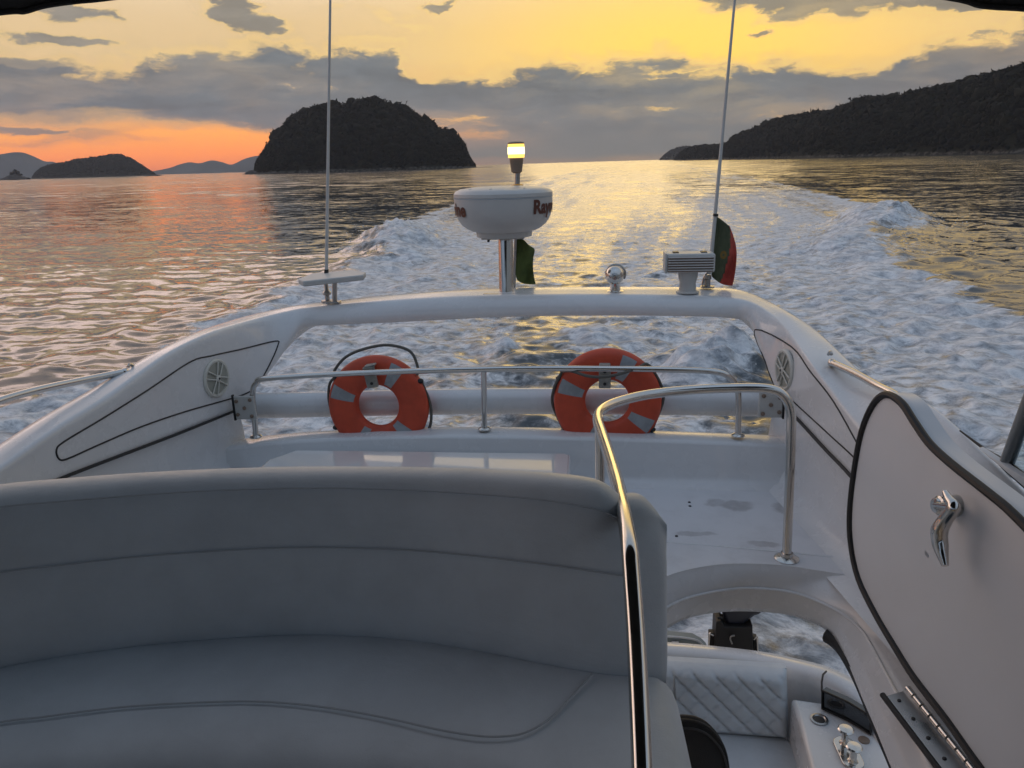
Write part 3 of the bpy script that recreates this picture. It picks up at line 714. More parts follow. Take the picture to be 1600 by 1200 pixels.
# lit all-round light on the dome
lb = Vector((U(808, 289, y=5.06).x, 5.06, U(808, 291, y=5.06).z))
nl_ = thing('navigation_light', lb, 'lit amber all-round navigation light on a short stem atop the radar dome', 'light')
def lz(py): return U(806, py, y=5.06).z
obj('base_ring', G().lathe([(10*PXM, -.004), (10*PXM, .008), (8*PXM, .013), (4*PXM, .015)], lb, (0, 0, 1), 24), 'amber', nl_)
obj('stem', G().tube([lb, Vector((U(809, 268, y=5.06).x, 5.06, lz(266)))], 4*PXM, 14), 'dullsteel', nl_)
lc = Vector((U(807, 255, y=5.06).x, 5.06, 0))
obj('lamp_body', G().lathe([(5*PXM, lz(271)), (8.5*PXM, lz(268.5)), (8.6*PXM, lz(266)), (10.4*PXM, lz(252)), (10.8*PXM, lz(247))], lc, (0, 0, 1), 28), 'bodylamp', nl_)
obj('lens', G().lathe([(12.6*PXM, lz(246.5)), (12.9*PXM, lz(235)), (12.6*PXM, lz(225))], lc, (0, 0, 1), 32), 'lens', nl_)
obj('bulb', G().lathe([(.001, lz(243)), (13.1*PXM, lz(241)), (13.25*PXM, lz(236)), (13.1*PXM, lz(230)), (.001, lz(228))], lc, (0, 0, 1), 32, cap=False), 'lamp', nl_)
obj('lamp_cap', G().lathe([(12.8*PXM, lz(225)), (12.8*PXM, lz(223)), (10*PXM, lz(221.5)), (.001, lz(221))], lc, (0, 0, 1), 28, cap=False), 'bodylamp', nl_)

# flags
def cloth(px, y, amp, rib=(1, 0)):
    """px: rows of photograph points across the folded cloth"""
    rows = []
    for i, r in enumerate(px):
        q = []
        n = len(r)
        for j, p in enumerate(r):
            u = j/(n-1); q.append(U(*p, y=y)+Vector((0, amp*math.sin(u*7+i*.8)*u**.6, 0)))
        rows.append(catmull(q, 4))
    cols = [catmull([rows[i][j] for i in range(len(rows))], 4) for j in range(len(rows[0]))]
    return cols
gs = U(803, 452, y=5.22)
gf = thing('green_flag', gs, 'rumpled plain green flag flying just behind the radar post', 'flag')
obj('staff', G().tube([gs, U(806, 366, y=5.2)], .011, 10), 'dullsteel', gf)
cl = cloth([[(806, 370), (812, 371), (820, 375), (826, 385)], [(806, 385), (815, 388), (826, 388), (835, 390)], [(805, 402), (813, 404), (823, 407), (833, 404)], [(805, 418), (815, 422), (824, 424), (833, 418)], [(806, 430), (815, 435), (826, 437), (835, 432)], [(808, 438), (817, 443), (828, 445), (838, 443)]], 5.21, .03)
obj('cloth', G().grid(cl), 'greencloth', gf, subsurf=1, solid=.002)

rb = U(1105, 449, y=4.98)
wr_ = thing('whip_antenna', rb, 'right hand white whip antenna leaning outward above the red and green flag', 'antenna', 'whip antennas on the arch')
obj('whip', G().tube([U(1109, 428, y=4.98), U(1148, 0, y=4.98), U(1156, -90, y=4.98)], [.0125, .0075, .006], 12), 'dome', wr_)
obj('ratchet_mount', G().lathe([(.045, 0), (.045, .008), (.02, .012), (.018, .05), (.024, .055), (.024, .075), (.014, .08)], rb, (0, 0, 1), 18).tube([rb+Vector((-.03, 0, .012)), rb+Vector((-.02, 0, .07)), rb+Vector((.01, 0, .105))], .007, 8, 3), 'dullsteel', wr_)
obj('collar', G().tube([U(1118, 338, y=4.98), U(1118.6, 334, y=4.98)], .017, 10), 'darkplastic', wr_)

pf = thing('green_and_red_flag', U(1110, 446, y=5.0), 'green and red flag bunched on the foot of the right whip antenna', 'flag')
top_e = [(1118, 337), (1121, 337), (1125, 340), (1130, 346), (1136, 351), (1141, 355)]
fr = [[(1117, 338), (1121, 339), (1127, 343), (1134, 349), (1139, 353), (1142, 357)],
      [(1116, 356), (1121, 357), (1128, 362), (1137, 367), (1144, 368), (1148, 372)],
      [(1114, 380), (1120, 382), (1129, 386), (1139, 388), (1147, 388), (1152, 392)],
      [(1112, 405), (1119, 408), (1128, 411), (1139, 412), (1146, 412), (1150, 415)],
      [(1111, 425), (1118, 429), (1127, 432), (1136, 432), (1142, 432), (1146, 434)],
      [(1113, 433), (1119, 438), (1126, 443), (1133, 446), (1139, 446), (1143, 445)]]
cl = cloth(fr, 5.0, .035)
k = 11
def half(cols): return G().grid(cols)
def bnd(i): return 0
nv = len(cl[0]); 
ga, gb = G(), G()
# boundary between green (hoist) and red (fly) slants down to the hoist
for j in range(len(cl)-1):
    for i in range(nv-1):
        lim = 15-8.5*(i/(nv-1))
        (ga if j < lim else gb).add([cl[j][i], cl[j+1][i], cl[j+1][i+1], cl[j][i+1]], [[0, 1, 2, 3]])
obj('green_cloth', ga, 'darkgreencloth', pf, solid=.002, sharp=0)
obj('red_cloth', gb, 'redcloth', pf, solid=.002, sharp=0)
ec = U(1130, 398, y=4.955)
obj('emblem', G().grid([[ec+Vector((.020*s*math.cos(2*PI*k/20), -.012, .026*s*math.sin(2*PI*k/20))) for k in range(20)] for s in (.35, .7, 1)], cu=True), 'emblem', pf, sharp=0)

lbq = U(518, 470, y=4.88)
wl = thing('whip_antenna', U(513, 470, y=4.95), 'left hand white whip antenna standing upright behind the flat antenna plate', 'antenna', 'whip antennas on the arch')
obj('whip', G().tube([U(510, 428, y=4.95), U(516, 0, y=4.95), U(517, -90, y=4.95)], [.0115, .0075, .006], 12), 'dome', wl)
obj('ratchet_mount', G().lathe([(.042, 0), (.042, .008), (.016, .012), (.015, .04), (.026, .046), (.030, .06), (.016, .078), (.012, .12)], U(512, 471, y=4.95), (0, 0, 1), 18), 'dullsteel', wl)
obj('ferrule', G().tube([U(510, 428, y=4.95), U(510, 421, y=4.95)], .015, 10), 'darkplastic', wl)
fp = thing('flat_antenna', lbq, 'flat white rectangular antenna plate on a stub post at the arch left end', 'antenna')
pp = [U(466, 438, y=4.80), U(497, 442.5, y=4.66), U(571, 433, y=4.84), U(541, 426, y=4.99)]
zpl = [p for p in pp]
obj('plate', G().prism([Vector((p.x, p.y, p.z-.018)) for p in [U(466, 440, y=4.76), U(474, 444, y=4.68), U(568, 434, y=4.80), U(572, 429, y=4.88), U(550, 425.5, y=5.0), U(488, 431, y=4.98)]], (0, 0, .036)), 'greyplastic', fp, bevel=.008)
obj('post', G().tube([U(523, 441, y=4.84), U(523, 471, y=4.84)], .016, 14), 'dullsteel', fp)
obj('foot', G().box(U(521, 472, y=4.84), (.09, .06, .012)), 'dullsteel', fp, bevel=.003)

sp = U(961, 456, y=4.90)
ss = thing('searchlight', sp, 'small round chrome searchlight on the arch between radar and floodlight', 'searchlight')
sc_ = U(960.5, 430, y=4.90)
obj('pedestal', G().lathe([(.055, 0), (.055, .006), (.034, .012), (.031, .05), (.04, .07)], sp, (0, 0, 1), 22), 'chrome', ss)
obj('lamp_head', G().sphere(sc_, 15*PXM*.97, 28, 16, (1, 1.1, 1)), 'chrome', ss)
obj('lamp_hood', G().tube([sc_+Vector((.006+math.cos(a)*.061, .02, .004+math.sin(a)*.061)) for a in [d2r(x) for x in range(-30, 181, 15)]], .007, 8), 'dullsteel', ss)
obj('lamp_glass', G().lathe([(.022, 0), (.020, .006), (.010, .010), (.001, .011)], sc_+Vector((.0, -.062, .002)), (0, -1, .1), 20), 'dullsteel', ss)

fb = U(1074, 457, y=4.88)
fl = thing('floodlight', fb, 'finned grey white floodlight housing on a pedestal left of the flagged antenna', 'floodlight')
fq = U(1077, 409, y=4.88)
w2 = 37*PXM*.97; h2 = 14.5*PXM*.97
bx = obj('lamp_housing', G().box(fq, (w2*2, .16, h2*2)), 'greyplastic', fl, bevel=.014)
for k in range(6):
    zz = fq.z+h2*(-.72+k*.27)
    obj('cooling_fin', G().box((fq.x+.003, fq.y-.083, zz), (w2*1.86, .016, .007)), 'dome', bx, bevel=.002)
obj('housing_slot', G().box((fq.x, fq.y-.0795, fq.z-.008), (w2*1.84, .004, h2*1.5)), 'bodylamp', bx)
obj('end_cover', G().box((fq.x-w2, fq.y, fq.z), (.012, .172, h2*2.1)), 'greyplastic', bx, bevel=.005)
for dx in (-.085, .085): obj('top_vent', G().box((fq.x+dx, fq.y, fq.z+h2+.002), (.035, .06, .008)), 'darkplastic', bx)
obj('pedestal', G().lathe([(17*PXM, 0), (17*PXM, .008), (13*PXM, .014), (12*PXM, .06), (14.5*PXM, .10), (15*PXM, fq.z-h2-fb.z+.004)], fb, (0, 0, 1), 28), 'greyplastic', fl)

# ================================================================== COCKPIT THINGS
cq_ = [U(1033, 1026, y=4.50), U(1130, 1031, y=4.47), U(1226, 1043, y=4.40), U(1230, 1148, y=4.33), U(1130, 1140, y=4.40), U(1033, 1128, y=4.43)]
zt_ = max(p.z for p in cq_[:3])
cush = thing('quilted_cushion', Vector((.9, 4.42, .98)), 'white diamond quilted backrest cushion in the cockpit below the stair opening', 'cushion')
tl_, tr_, br_, bl_ = U(880, 1022, y=4.52), U(1229, 1044, y=4.40), U(1232, 1148, y=4.33), U(880, 1118, y=4.45)
rows = []; NX, NZ = 110, 44
for j in range(NZ+1):
    v = j/NZ; row = []
    for i in range(NX+1):
        u = i/NX
        p = (tl_.lerp(tr_, u)).lerp(bl_.lerp(br_, u), v)
        ed = min(u*3.4, (1-u)*3.4, v, 1-v, .12)/.12
        a, b = u*10.5-v*3.2, u*10.5+v*3.2
        qa, qb = abs((a % 1)-.5)*2, abs((b % 1)-.5)*2
        q = min(1, min(1-qa, 1-qb*.0)*5) if False else (1-max(qa**8, (qb**8)*.45))
        inn = 1 if .05 < v < .98 else .6
        row.append(p+Vector((-.1, -1, .12)).normalized()*(.075*(1-(1-ed)**2)**.5+.030*q*inn*ed))
    rows.append(row)
obj('cushion_front', G().grid(rows), 'vinyl', cush, sharp=0)
obj('cushion_back', G().prism([tl_+Vector((0, .0, 0)), tr_, br_, bl_], (0, .05, 0)), 'vinyl', cush)
cs = thing('seat_cushion', Vector((.9, 4.0, .9)), 'plain white cockpit seat cushion below the quilted backrest', 'cushion')
zc = 1.0
sq = [U(900, 1128, z=zc), U(1120, 1142, z=zc), U(1228, 1149, z=zc), U(1245, 1165, z=zc), U(1262, 1225, z=zc), U(1262, 1300, z=zc), U(900, 1300, z=zc)]
obj('cushion_top', G().prism([p-Vector((0, 0, .14)) for p in sq], (0, 0, .14)), 'vinyl', cs, bevel=.03)
# mooring bitts
def bitt(px1, py1, px2, py2):
    a, b = U(px1, py1, z=1.29), U(px2, py2, z=1.29)
    mb = thing('mooring_bitt', (a+b)/2, 'polished twin post mooring bitt on the cockpit quarter locker', 'mooring bitt')
    d = (b-a).normalized(); s = Vector((-d.y, d.x, 0))
    n = 10; pts = []
    for k in range(n+1): an = PI/2+PI*k/n; pts.append(a+d*math.cos(an)*.06+s*math.sin(an)*.06)
    for k in range(n+1): an = -PI/2+PI*k/n; pts.append(b+d*math.cos(an)*.06+s*math.sin(an)*.06)
    obj('base_plate', G().prism(pts, (0, 0, .014)), 'chrome', mb, bevel=.004)
    for q in (a, b): obj('bitt_post', G().lathe([(.030, .014), (.020, .03), (.018, .08), (.022, .092), (.043, .100), (.045, .108), (.038, .115), (.001, .118)], q, (0, 0, 1), 28, cap=False), 'chrome', mb)
bitt(1319, 1164, 1332, 1192)
# black bag / mesh padded
bgc = U(1085, 1195, z=1.35)
bag = thing('bag', Vector((bgc.x, bgc.y, 1.0)), 'rounded black bag with perforated side and ribbed piping near the cockpit seat', 'bag')
cb = U(1086, 1200, y=3.45)
rows = []
out = [(1036, 1300), (1038, 1220), (1040, 1155), (1048, 1129), (1075, 1125), (1100, 1132), (1118, 1147), (1130, 1165), (1137, 1190), (1140, 1230), (1141, 1300)]
fr_ = catmull([U(*p, y=3.5) for p in out], 5)
mid = Vector(((fr_[0].x+fr_[-1].x)/2, 0, min(p.z for p in fr_)))
for s, dy in ((.02, -.075), (.5, -.065), (.85, -.035), (.97, 0), (1.0, .03), (.97, .07), (.85, .10), (.4, .13), (.02, .135)):
    rows.append([Vector((mid.x+(p.x-mid.x)*s, p.y+dy, mid.z+(p.z-mid.z)*s)) for p in fr_])
obj('bag_body', G().grid(rows), 'mesh', bag, sharp=0)
for rr in (1.0, .955):
    pp_ = [Vector((mid.x+(p.x-mid.x)*rr, p.y+(.0 if rr == 1.0 else -.022), mid.z+(p.z-mid.z)*rr)) for p in fr_]
    obj('piping', G().tube(pp_, .006, 8), 'darkplastic', bag)
pg = G()
for i in range(3):
    for j in range(4): pg.lathe([(.006, 0), (.006, .003), (.001, .004)], U(1051+i*6, 1135+j*5, y=3.43), (0, -1, .2), 8)
obj('perforation', pg, 'greyplastic', bag)
obj('buckle', G().tube([U(1058, 1162, y=3.38), U(1064, 1180, y=3.38)], .014, 10), 'dullsteel', bag)

# outboard motor on the stern
ey = 5.15
ob = thing('outboard_motor', U(1150, 1040, y=ey), 'dark outboard motor clamped behind the transom, seen through the stair opening', 'outboard motor')
def pxp(l, y): return [U(*p, y=y) for p in l]
obj('cowling', G().prism(pxp([(1118, 900), (1125, 945), (1133, 975), (1143, 980), (1163, 979), (1172, 970), (1180, 964), (1190, 962), (1193, 952), (1193, 900)], ey-.12), (0, .28, 0)), 'engine', ob, bevel=.03)
obj('engine_bracket', G().prism(pxp([(1119, 975), (1119, 972), (1128, 971), (1132, 980), (1170, 980), (1176, 977), (1178, 1040), (1116, 1040)], ey-.16), (0, .18, 0)), 'engineblack', ob, bevel=.008)
obj('clamp_plate', G().prism(pxp([(1108, 990), (1118, 990), (1118, 1040), (1108, 1040)], ey-.1), (0, .06, 0)), 'engineblack', ob, bevel=.004)
obj('clamp_plate', G().prism(pxp([(1177, 996), (1184, 998), (1185, 1040), (1177, 1040)], ey-.1), (0, .06, 0)), 'engineblack', ob, bevel=.004)
for l in ([(1107, 1030), (1108.5, 993), (1111, 991), (1115, 993)], [(1185, 1032), (1183, 998), (1181, 996), (1178, 999)]):
    obj('tilt_tube', G().tube(pxp(l, ey-.14), .008, 10, 4), 'chrome', ob)
obj('pull_handle', G().tube(pxp([(1144, 1006), (1141, 998), (1143, 994), (1148, 993)], ey-.175), .006, 8, 4), 'dullsteel', ob)
obj('tiller', G().tube(pxp([(1121, 965.5), (1130, 965.5)], ey-.14), .010, 8), 'engineblack', ob)
obj('lower_leg', G().tube([U(1148, 1035, y=ey+.1), U(1148, 1100, y=ey+.12)], .06, 14), 'engineblack', ob)
tn = thing('tender', U(1050, 1010, y=5.4), 'grey stern edge of a small tender carried behind the transom', 'tender')
obj('tender_hull', G().prism(pxp([(880, 996), (1032, 995), (1084, 1000), (1098, 1008), (1106, 1016), (1110, 1060), (880, 1060)], 5.3), (0, .1, 0)), 'teal', tn, bevel=.012)
obj('rub_rail', G().tube(pxp([(880, 992), (1032, 994), (1084, 999), (1098, 1007)], 5.29), .008, 8, 4), 'gel', tn)
obj('cleat', G().box(U(1055, 1005, y=5.28), (.055, .03, .022)), 'dome', tn, bevel=.004)

# ================================================================== CANOPY + SIDE SCREEN
can = thing('canopy', (0.4, .2, 4.8), 'dark canvas canopy whose aft edge shows in both top corners', 'canopy')
edge = [(-330, 66), (-150, 42), (0, 23), (30, 22), (62, 13), (110, 6), (175, -1), (400, -34), (800, -62), (1200, -40), (1480, -2), (1540, 12), (1610, 17), (1700, 28), (1900, 62)]
YC = 2.25
e3d = catmull([U(p[0], p[1]-7, y=YC) for p in edge], 5)
rows = []
for yy, up in ((YC+.02, 0), (YC, .03), (YC-.2, .06), (1.6, .15), (.4, .20), (-1.0, .20), (-2.4, .12), (-3.6, -.02)):
    rows.append([Vector((p.x, yy, p.z+up)) for p in e3d])
obj('canvas', G().grid(rows), 'canvas', can, solid=.012, sharp=60)
obj('hem', G().tube([p+Vector((0, .018, .0)) for p in e3d], .010, 8), 'canvas', can)
for s, q in ((-1, e3d[0]), (1, e3d[-1])):
    obj('bow', G().tube([Vector((q.x, YC-.05, q.z+.02)), Vector((q.x-s*.06, .9, 4.8)), Vector((q.x-s*.2, -.9, 3.8))], .016, 10, 5), 'dullsteel', can)

ws = thing('side_screen', U(1577, 728, pl=off(PLR, .2)), 'grey framed side windscreen cut by the right edge of the frame', 'windscreen')
PW = off(PLR, .20)
a0, a1 = U(1574, 722, pl=PW), U(1622, 590, pl=PW)
obj('strut', G().tube([a0, a1], .024, 12), 'frame', ws)
b0, b1 = U(1500, 673, pl=PW), U(1760, 900, pl=PW)
obj('base_trim', G().tube([U(1500, 673, pl=PW), U(1540, 703, pl=PW), U(1580, 733, pl=PW), U(1660, 800, pl=PW)], [.003, .006, .02, .024], 8, 4), 'rubber', ws)
obj('glass_pane', G().prism([a0+Vector((0, 0, .01)), a1, U(1780, 640, pl=PW), U(1780, 890, pl=PW)], (.006, 0, 0)), 'glass', ws)
obj('screen_moulding', G().prism([U(1527, 700, pl=off(PLR, .17)), U(1600, 748, pl=off(PLR, .17)), U(1680, 830, pl=off(PLR, .17)), U(1600, 762, pl=off(PLR, .16))], (.02, 0, .008)), 'gel', ws, bevel=.004)

# ================================================================== WATER
def wpoly(px): 
    P = [U(*p, z=0) for p in px]; P.sort(key=lambda v: v.y)
    return np.array([p.y for p in P]), np.array([p.x for p in P])
WL = wpoly([(-300, 735), (0, 640), (100, 607), (190, 580), (330, 510), (460, 450), (540, 428), (592, 402), (612, 372), (624, 356), (660, 338), (740, 311), (850, 279), (930, 261.5)])
WR = wpoly([(3600, 1100), (2400, 760), (1900, 590), (1700, 527), (1600, 492), (1540, 470), (1470, 440), (1400, 412), (1366, 394), (1380, 362), (1404, 338), (1330, 314), (1240, 292), (1150, 272), (1070, 257)])
def water():
    dep = []
    d = 58.0
    while d > .03:
        dep.append(d); d -= max(.0018, min(.060, d*.030)) if d > 1.2 else max(.0016, d*.045)
        if d > 30: d -= .08
    r = np.array([4.6/math.tan(math.radians(x)) for x in dep]); r = np.concatenate([[1.2, 2.0], r[r > 2.3]])
    az = np.concatenate([np.arange(-44, 34, .085), np.arange(34, 80, .8), np.arange(80, 276, 4.0), np.arange(276, 316, .8)])
    a = np.radians(az)
    RR, AA = np.meshgrid(r, a, indexing='ij')
    X = .6+RR*np.sin(AA); Y = RR*np.cos(AA)
    spac = np.gradient(r)[:, None]*np.ones_like(X); sp2 = np.maximum(spac, RR*math.radians(.085)*.7)
    Z = np.zeros_like(X)
    for k in range(64):                       # wind ripple: many small waves crossing
        lam = .55*(1.058**k)*RNG.uniform(.9, 1.1)
        th = RNG.normal(math.radians(82), .55)
        kx, ky = 2*PI/lam*math.cos(th), 2*PI/lam*math.sin(th)
        amp = .0064*lam*(1 if lam < 1.5 else (1.5/lam)**1.5)
        w = np.clip((lam/(2.2*sp2))-1, 0, 1)
        ph = RNG.uniform(0, 6.28)
        Z += w*amp*np.sin(kx*X+ky*Y+ph+.6*np.sin(.11*X+.07*Y+k))
    # ---- wake
    xl = np.interp(Y, *WL, left=-9, right=60); xr = np.interp(Y, *WR, left=14, right=61)
    jit = .5*np.sin(Y*.9+1)+.35*np.sin(Y*2.1)+.25*np.sin(Y*3.7+2)+.2*np.sin(Y*6.3+X*.9)
    jit = jit*np.clip(Y/30, .35, 1.2)
    dL = X-xl+jit*.9; dR = xr-X+jit*.8
    wid = np.maximum(xr-xl, 1.0)
    front = (Y > 2)
    ins = np.clip(np.minimum(dL, dR)/.5, 0, 1)*front
    far = np.interp(Y, [0, 46, 60, 80, 120, 250, 900], [1, 1, .82, .58, .42, .28, .10])
    bL = np.exp(-(np.maximum(dL, 0)/(.25*wid))**2); bR = np.exp(-(np.maximum(dR, 0)/(.33*wid))**2)
    foam = ins*np.clip(.66+.30*np.maximum(bL, bR), 0, 1)*far
    # smooth golden slick left of the centre, near the boat
    sl = U(850, 640, z=0); sl2 = U(860, 470, z=0); sl3 = U(930, 330, z=0)
    xs = np.interp(Y, [sl.y, sl2.y, sl3.y, 300], [sl.x, sl2.x, sl3.x, 25])
    slick = np.exp(-((X-xs)/np.interp(Y, [10, 30, 90, 300], [1.1, 2.2, 6.0, 16]))**2)*front
    foam *= 1-.55*slick
    xs2 = np.interp(Y, [13, 22, 40], [-.9, -1.6, -3.0]); foam *= 1-.4*np.exp(-((X-xs2)/.7)**2)*(Y < 34)
    # clear water close to the starboard quarter
    q1, q2 = U(1200, 600, z=0), U(1150, 650, z=0)
    foam *= 1-.95*np.exp(-((X-q1.x-.3)/1.3)**2-((Y-q1.y)/2.6)**2)
    foam *= 1-.8*np.exp(-((X-q2.x-.6)/.9)**2-((Y-q2.y)/2.2)**2)
    # wake crest ridges and broken water
    def ridge(d, y0, sy, w, h): return h*np.exp(-((d-w*.6)/w)**2)*np.exp(-((Y-y0)/sy)**2)*front
    Z += ridge(dL, 50, 14, 1.5, 1.0)+ridge(dR, 57, 13, 1.8, 1.5)+ridge(dR, 36, 14, 1.4, .30)+ridge(dL, 26, 12, 1.0, .25)
    foam = np.maximum(foam, ins*np.clip(ridge(dL, 50, 12, 2.0, 1.0)+ridge(dR, 57, 12, 2.2, 1.0), 0, 1))
    # long arms of the wake running away aft
    arm = np.interp(Y, [30, 80, 200, 600, 1500], [0, 1, 1, .6, 0])*front
    for u_, h_ in ((.0, .26), (.10, .16), (.22, .14), (.40, .16), (.52, .12), (.66, .15), (.82, .14), (.93, .16), (1.0, .26)):
        xx = xl+wid*u_; ww = .9+Y*.010
        Z += .5*arm*h_*np.exp(-((X-xx)/ww)**2)*np.clip(Y/90, .5, 1.6)
        foam = np.maximum(foam, .30*far**.5*arm*np.exp(-((X-xx)/(ww*.8))**2)*ins)
    # swell shouldering out to port and starboard of the wake
    Z += .15*np.exp(-((dL+1.7)/1.1)**2)*np.exp(-((Y-20)/12)**2)*front+.30*np.exp(-((dR+2.4)/1.3)**2)*np.exp(-((Y-42)/18)**2)*front
    Z += .18*np.exp(-((dR+6)/1.6)**2)*np.exp(-((Y-50)/25)**2)*front
    turb = np.zeros_like(X)
    for k in range(46):
        lam = .35*(1.062**k)*RNG.uniform(.9, 1.1); th = RNG.uniform(0, 2*PI)
        w = np.clip((lam/(2.2*sp2))-1, 0, 1)
        turb += w*.0100*lam*(1 if lam < 1 else lam**-.8)*np.sin(2*PI/lam*(math.cos(th)*X+math.sin(th)*Y)+RNG.uniform(0, 6.28)+.9*np.sin(.8*X+k)+.7*np.sin(.9*Y-k))
    tb = np.clip(foam*1.15, 0, 1)
    Z = Z*(1-.3*tb)+turb*(.25+tb)*ins
    # clumps of thrown water
    for (px, py, w, h) in ((790, 545, .38, .30), (1155, 570, .6, .50), (1110, 580, .9, .42), (1070, 590, 1.0, .18), (950, 530, 1.4, .15), (640, 385, 3., .4), (1385, 360, 2.4, .45), (1300, 395, 3, .4), (620, 372, 2, .45), (1400, 348, 2, .4)):
        q = U(px, py, z=0); gz = np.exp(-((X-q.x)/w)**2-((Y-q.y)/(w*1.3))**2)
        n2 = 1+.35*np.sin(X*5.1+1.3*np.sin(Y*4.3))*np.sin(Y*6.7+X*2)
        Z += h*gz*n2; foam = np.maximum(foam, np.clip(gz*1.35, 0, 1))
    # wash right behind the transom
    ws_ = np.exp(-((Y-7.5)/2.2)**2)*np.exp(-(X/2.0)**2); foam = np.maximum(foam, .85*ws_)
    Z *= np.clip((RR-3)/3, 0, 1)
    Z = np.where(RR > 4000, 0, Z)
    nr, na = X.shape
    co = np.empty((nr*na+1, 3), np.float32); co[:-1, 0] = X.ravel(); co[:-1, 1] = Y.ravel(); co[:-1, 2] = Z.ravel(); co[-1] = (.6, 0, 0)
    idx = np.arange(nr*na).reshape(nr, na); nx = np.roll(idx, -1, axis=1)
    q = np.stack([idx[:-1], idx[1:], nx[1:], nx[:-1]], -1).reshape(-1, 4)
    tri = np.stack([np.full(na, nr*na), idx[0], nx[0]], -1)
    me = bpy.data.meshes.new('water'); nq, nt = len(q), len(tri)
    me.vertices.add(len(co)); me.vertices.foreach_set('co', co.ravel())
    me.loops.add(nq*4+nt*3); me.loops.foreach_set('vertex_index', np.concatenate([q.ravel(), tri.ravel()]).astype(np.int32))
    me.polygons.add(nq+nt); me.polygons.foreach_set('loop_start', np.concatenate([np.arange(nq)*4, nq*4+np.arange(nt)*3]).astype(np.int32))
    me.update(calc_edges=True); me.polygons.foreach_set('use_smooth', [True]*(nq+nt))
    au = me.attributes.new('wakeu', 'FLOAT', 'POINT'); uu = np.zeros(len(co), np.float32); uu[:-1] = np.clip((X-xl)/wid, -3, 4).ravel(); au.data.foreach_set('value', uu)
    at = me.attributes.new('foam', 'FLOAT', 'POINT'); fo = np.zeros(len(co), np.float32); fo[:-1] = foam.ravel(); at.data.foreach_set('value', fo)
    o = bpy.data.objects.new('water', me); COL.objects.link(o); o['kind'] = 'structure'
    m = bpy.data.materials.new('sea_water'); m.use_nodes = True; t = NT(m.node_tree); p = t.n['Principled BSDF']
    geo = t.new('ShaderNodeNewGeometry'); pos = geo.outputs['Position']; nrm = geo.outputs['Normal']
    fa = t.new('ShaderNodeAttribute', attribute_name='foam').outputs['Fac']
    wu = t.new('ShaderNodeAttribute', attribute_name='wakeu').outputs['Fac']
    py_ = t.sep(pos)[1]
    streak = t.noise(t.xyz(t.m('MULTIPLY', wu, 13), t.m('MULTIPLY', py_, .018), 0), 1.0, 4, .6)
    sfar = t.mr(py_, 12, 80, .40, 1)
    fa0 = fa
    fa = t.m('ADD', fa, t.m('MULTIPLY', t.m('MULTIPLY', t.m('SUBTRACT', streak, .5), 2.2), t.m('MULTIPLY', sfar, t.mr(fa0, .02, .25))), clamp=True)
    stretch = t.vm('MULTIPLY', pos, (.55, 1.0, 1.0))
    def slope(v, sc, det, amp): return t.vm('SCALE', t.vm('MULTIPLY', t.vm('SUBTRACT', t.noise(v, sc, det, .6, color=True), (.5, .5, .5)), (1, 1, 0)), sc=amp)
    patch = t.mr(t.noise(t.vm('MULTIPLY', pos, (.5, 1, 1)), .035, 3), .35, .65, .6, 1.25)
    patch = t.m('MULTIPLY', patch, t.m('ADD', 1, t.m('MULTIPLY', t.m('MULTIPLY', t.m('SUBTRACT', t.mr(streak, .36, .64), .5), 1.2), t.m('MULTIPLY', sfar, t.mr(fa0, .0, .06)))))
    dist = t.new('ShaderNodeVectorMath', operation='LENGTH'); t.l.new(pos, dist.inputs[0]); dd = dist.outputs['Value']
    farw = t.mr(dd, 25, 160, 0, 1, False)
    s1 = slope(stretch, 2.4, 3, .34); s2 = t.vm('SCALE', slope(stretch, .55, 4, .48), sc=farw)
    far2 = t.mr(dd, 60, 220, 0, 1, False); far3 = t.mr(dd, 180, 700, 0, 1, False)
    sx8 = t.vm('SCALE', slope(t.vm('MULTIPLY', pos, (.5, 1.0, 1.0)), .13, 4, .50), sc=far2)
    sx30 = t.vm('SCALE', slope(t.vm('MULTIPLY', pos, (.6, 1.0, 1.0)), .03, 4, .46), sc=far3)
    s3 = slope(pos, 6.0, 3, t.m('MULTIPLY', fa, .5))
    sl_ = t.vm('ADD', t.vm('SCALE', t.vm('ADD', t.vm('ADD', s1, s2), t.vm('ADD', sx8, sx30)), sc=patch), s3)
    nn = t.vm('NORMALIZE', t.vm('ADD', nrm, sl_))
    t.l.new(nn, p.inputs['Normal'])
    p.inputs['IOR'].default_value = 1.40; t.l.new(t.mr(dd, 30, 420, .04, .11, False), p.inputs['Roughness'])
    p.inputs['Base Color'].default_value = (.06, .07, .078, 1)
    # foam cover: lacy, broken by two noises
    n1 = t.noise(t.vm('MULTIPLY', pos, (.8, 1, 1)), 2.6, 8, .72, dist=.4); n2 = t.noise(pos, .45, 4, .55)
    vo = t.new('ShaderNodeTexVoronoi', feature='DISTANCE_TO_EDGE'); t.inp(vo.inputs['Vector'], t.vm('ADD', pos, t.vm('SCALE', t.noise(pos, 1.6, 4, color=True), sc=.9))); vo.inputs['Scale'].default_value = 1.7
    lace = t.mr(vo.outputs['Distance'], 0, .20, .12, -.08)
    nz = t.m('ADD', t.m('ADD', t.m('MULTIPLY', t.m('SUBTRACT', n1, .5), 2.1), t.m('MULTIPLY', t.m('SUBTRACT', n2, .5), .7)), lace)
    cov = t.mr(t.m('ADD', fa, nz), .06, .92)
    cov = t.m('MULTIPLY', cov, t.mr(fa0, .02, .30))
    fb_ = t.new('ShaderNodeBsdfPrincipled'); fb_.inputs['Roughness'].default_value = .7; fb_.inputs['Specular IOR Level'].default_value = .3
    t.l.new(t.mix(t.mr(n1, .35, .68), (.40, .43, .47), (.90, .91, .92)), fb_.inputs['Base Color'])
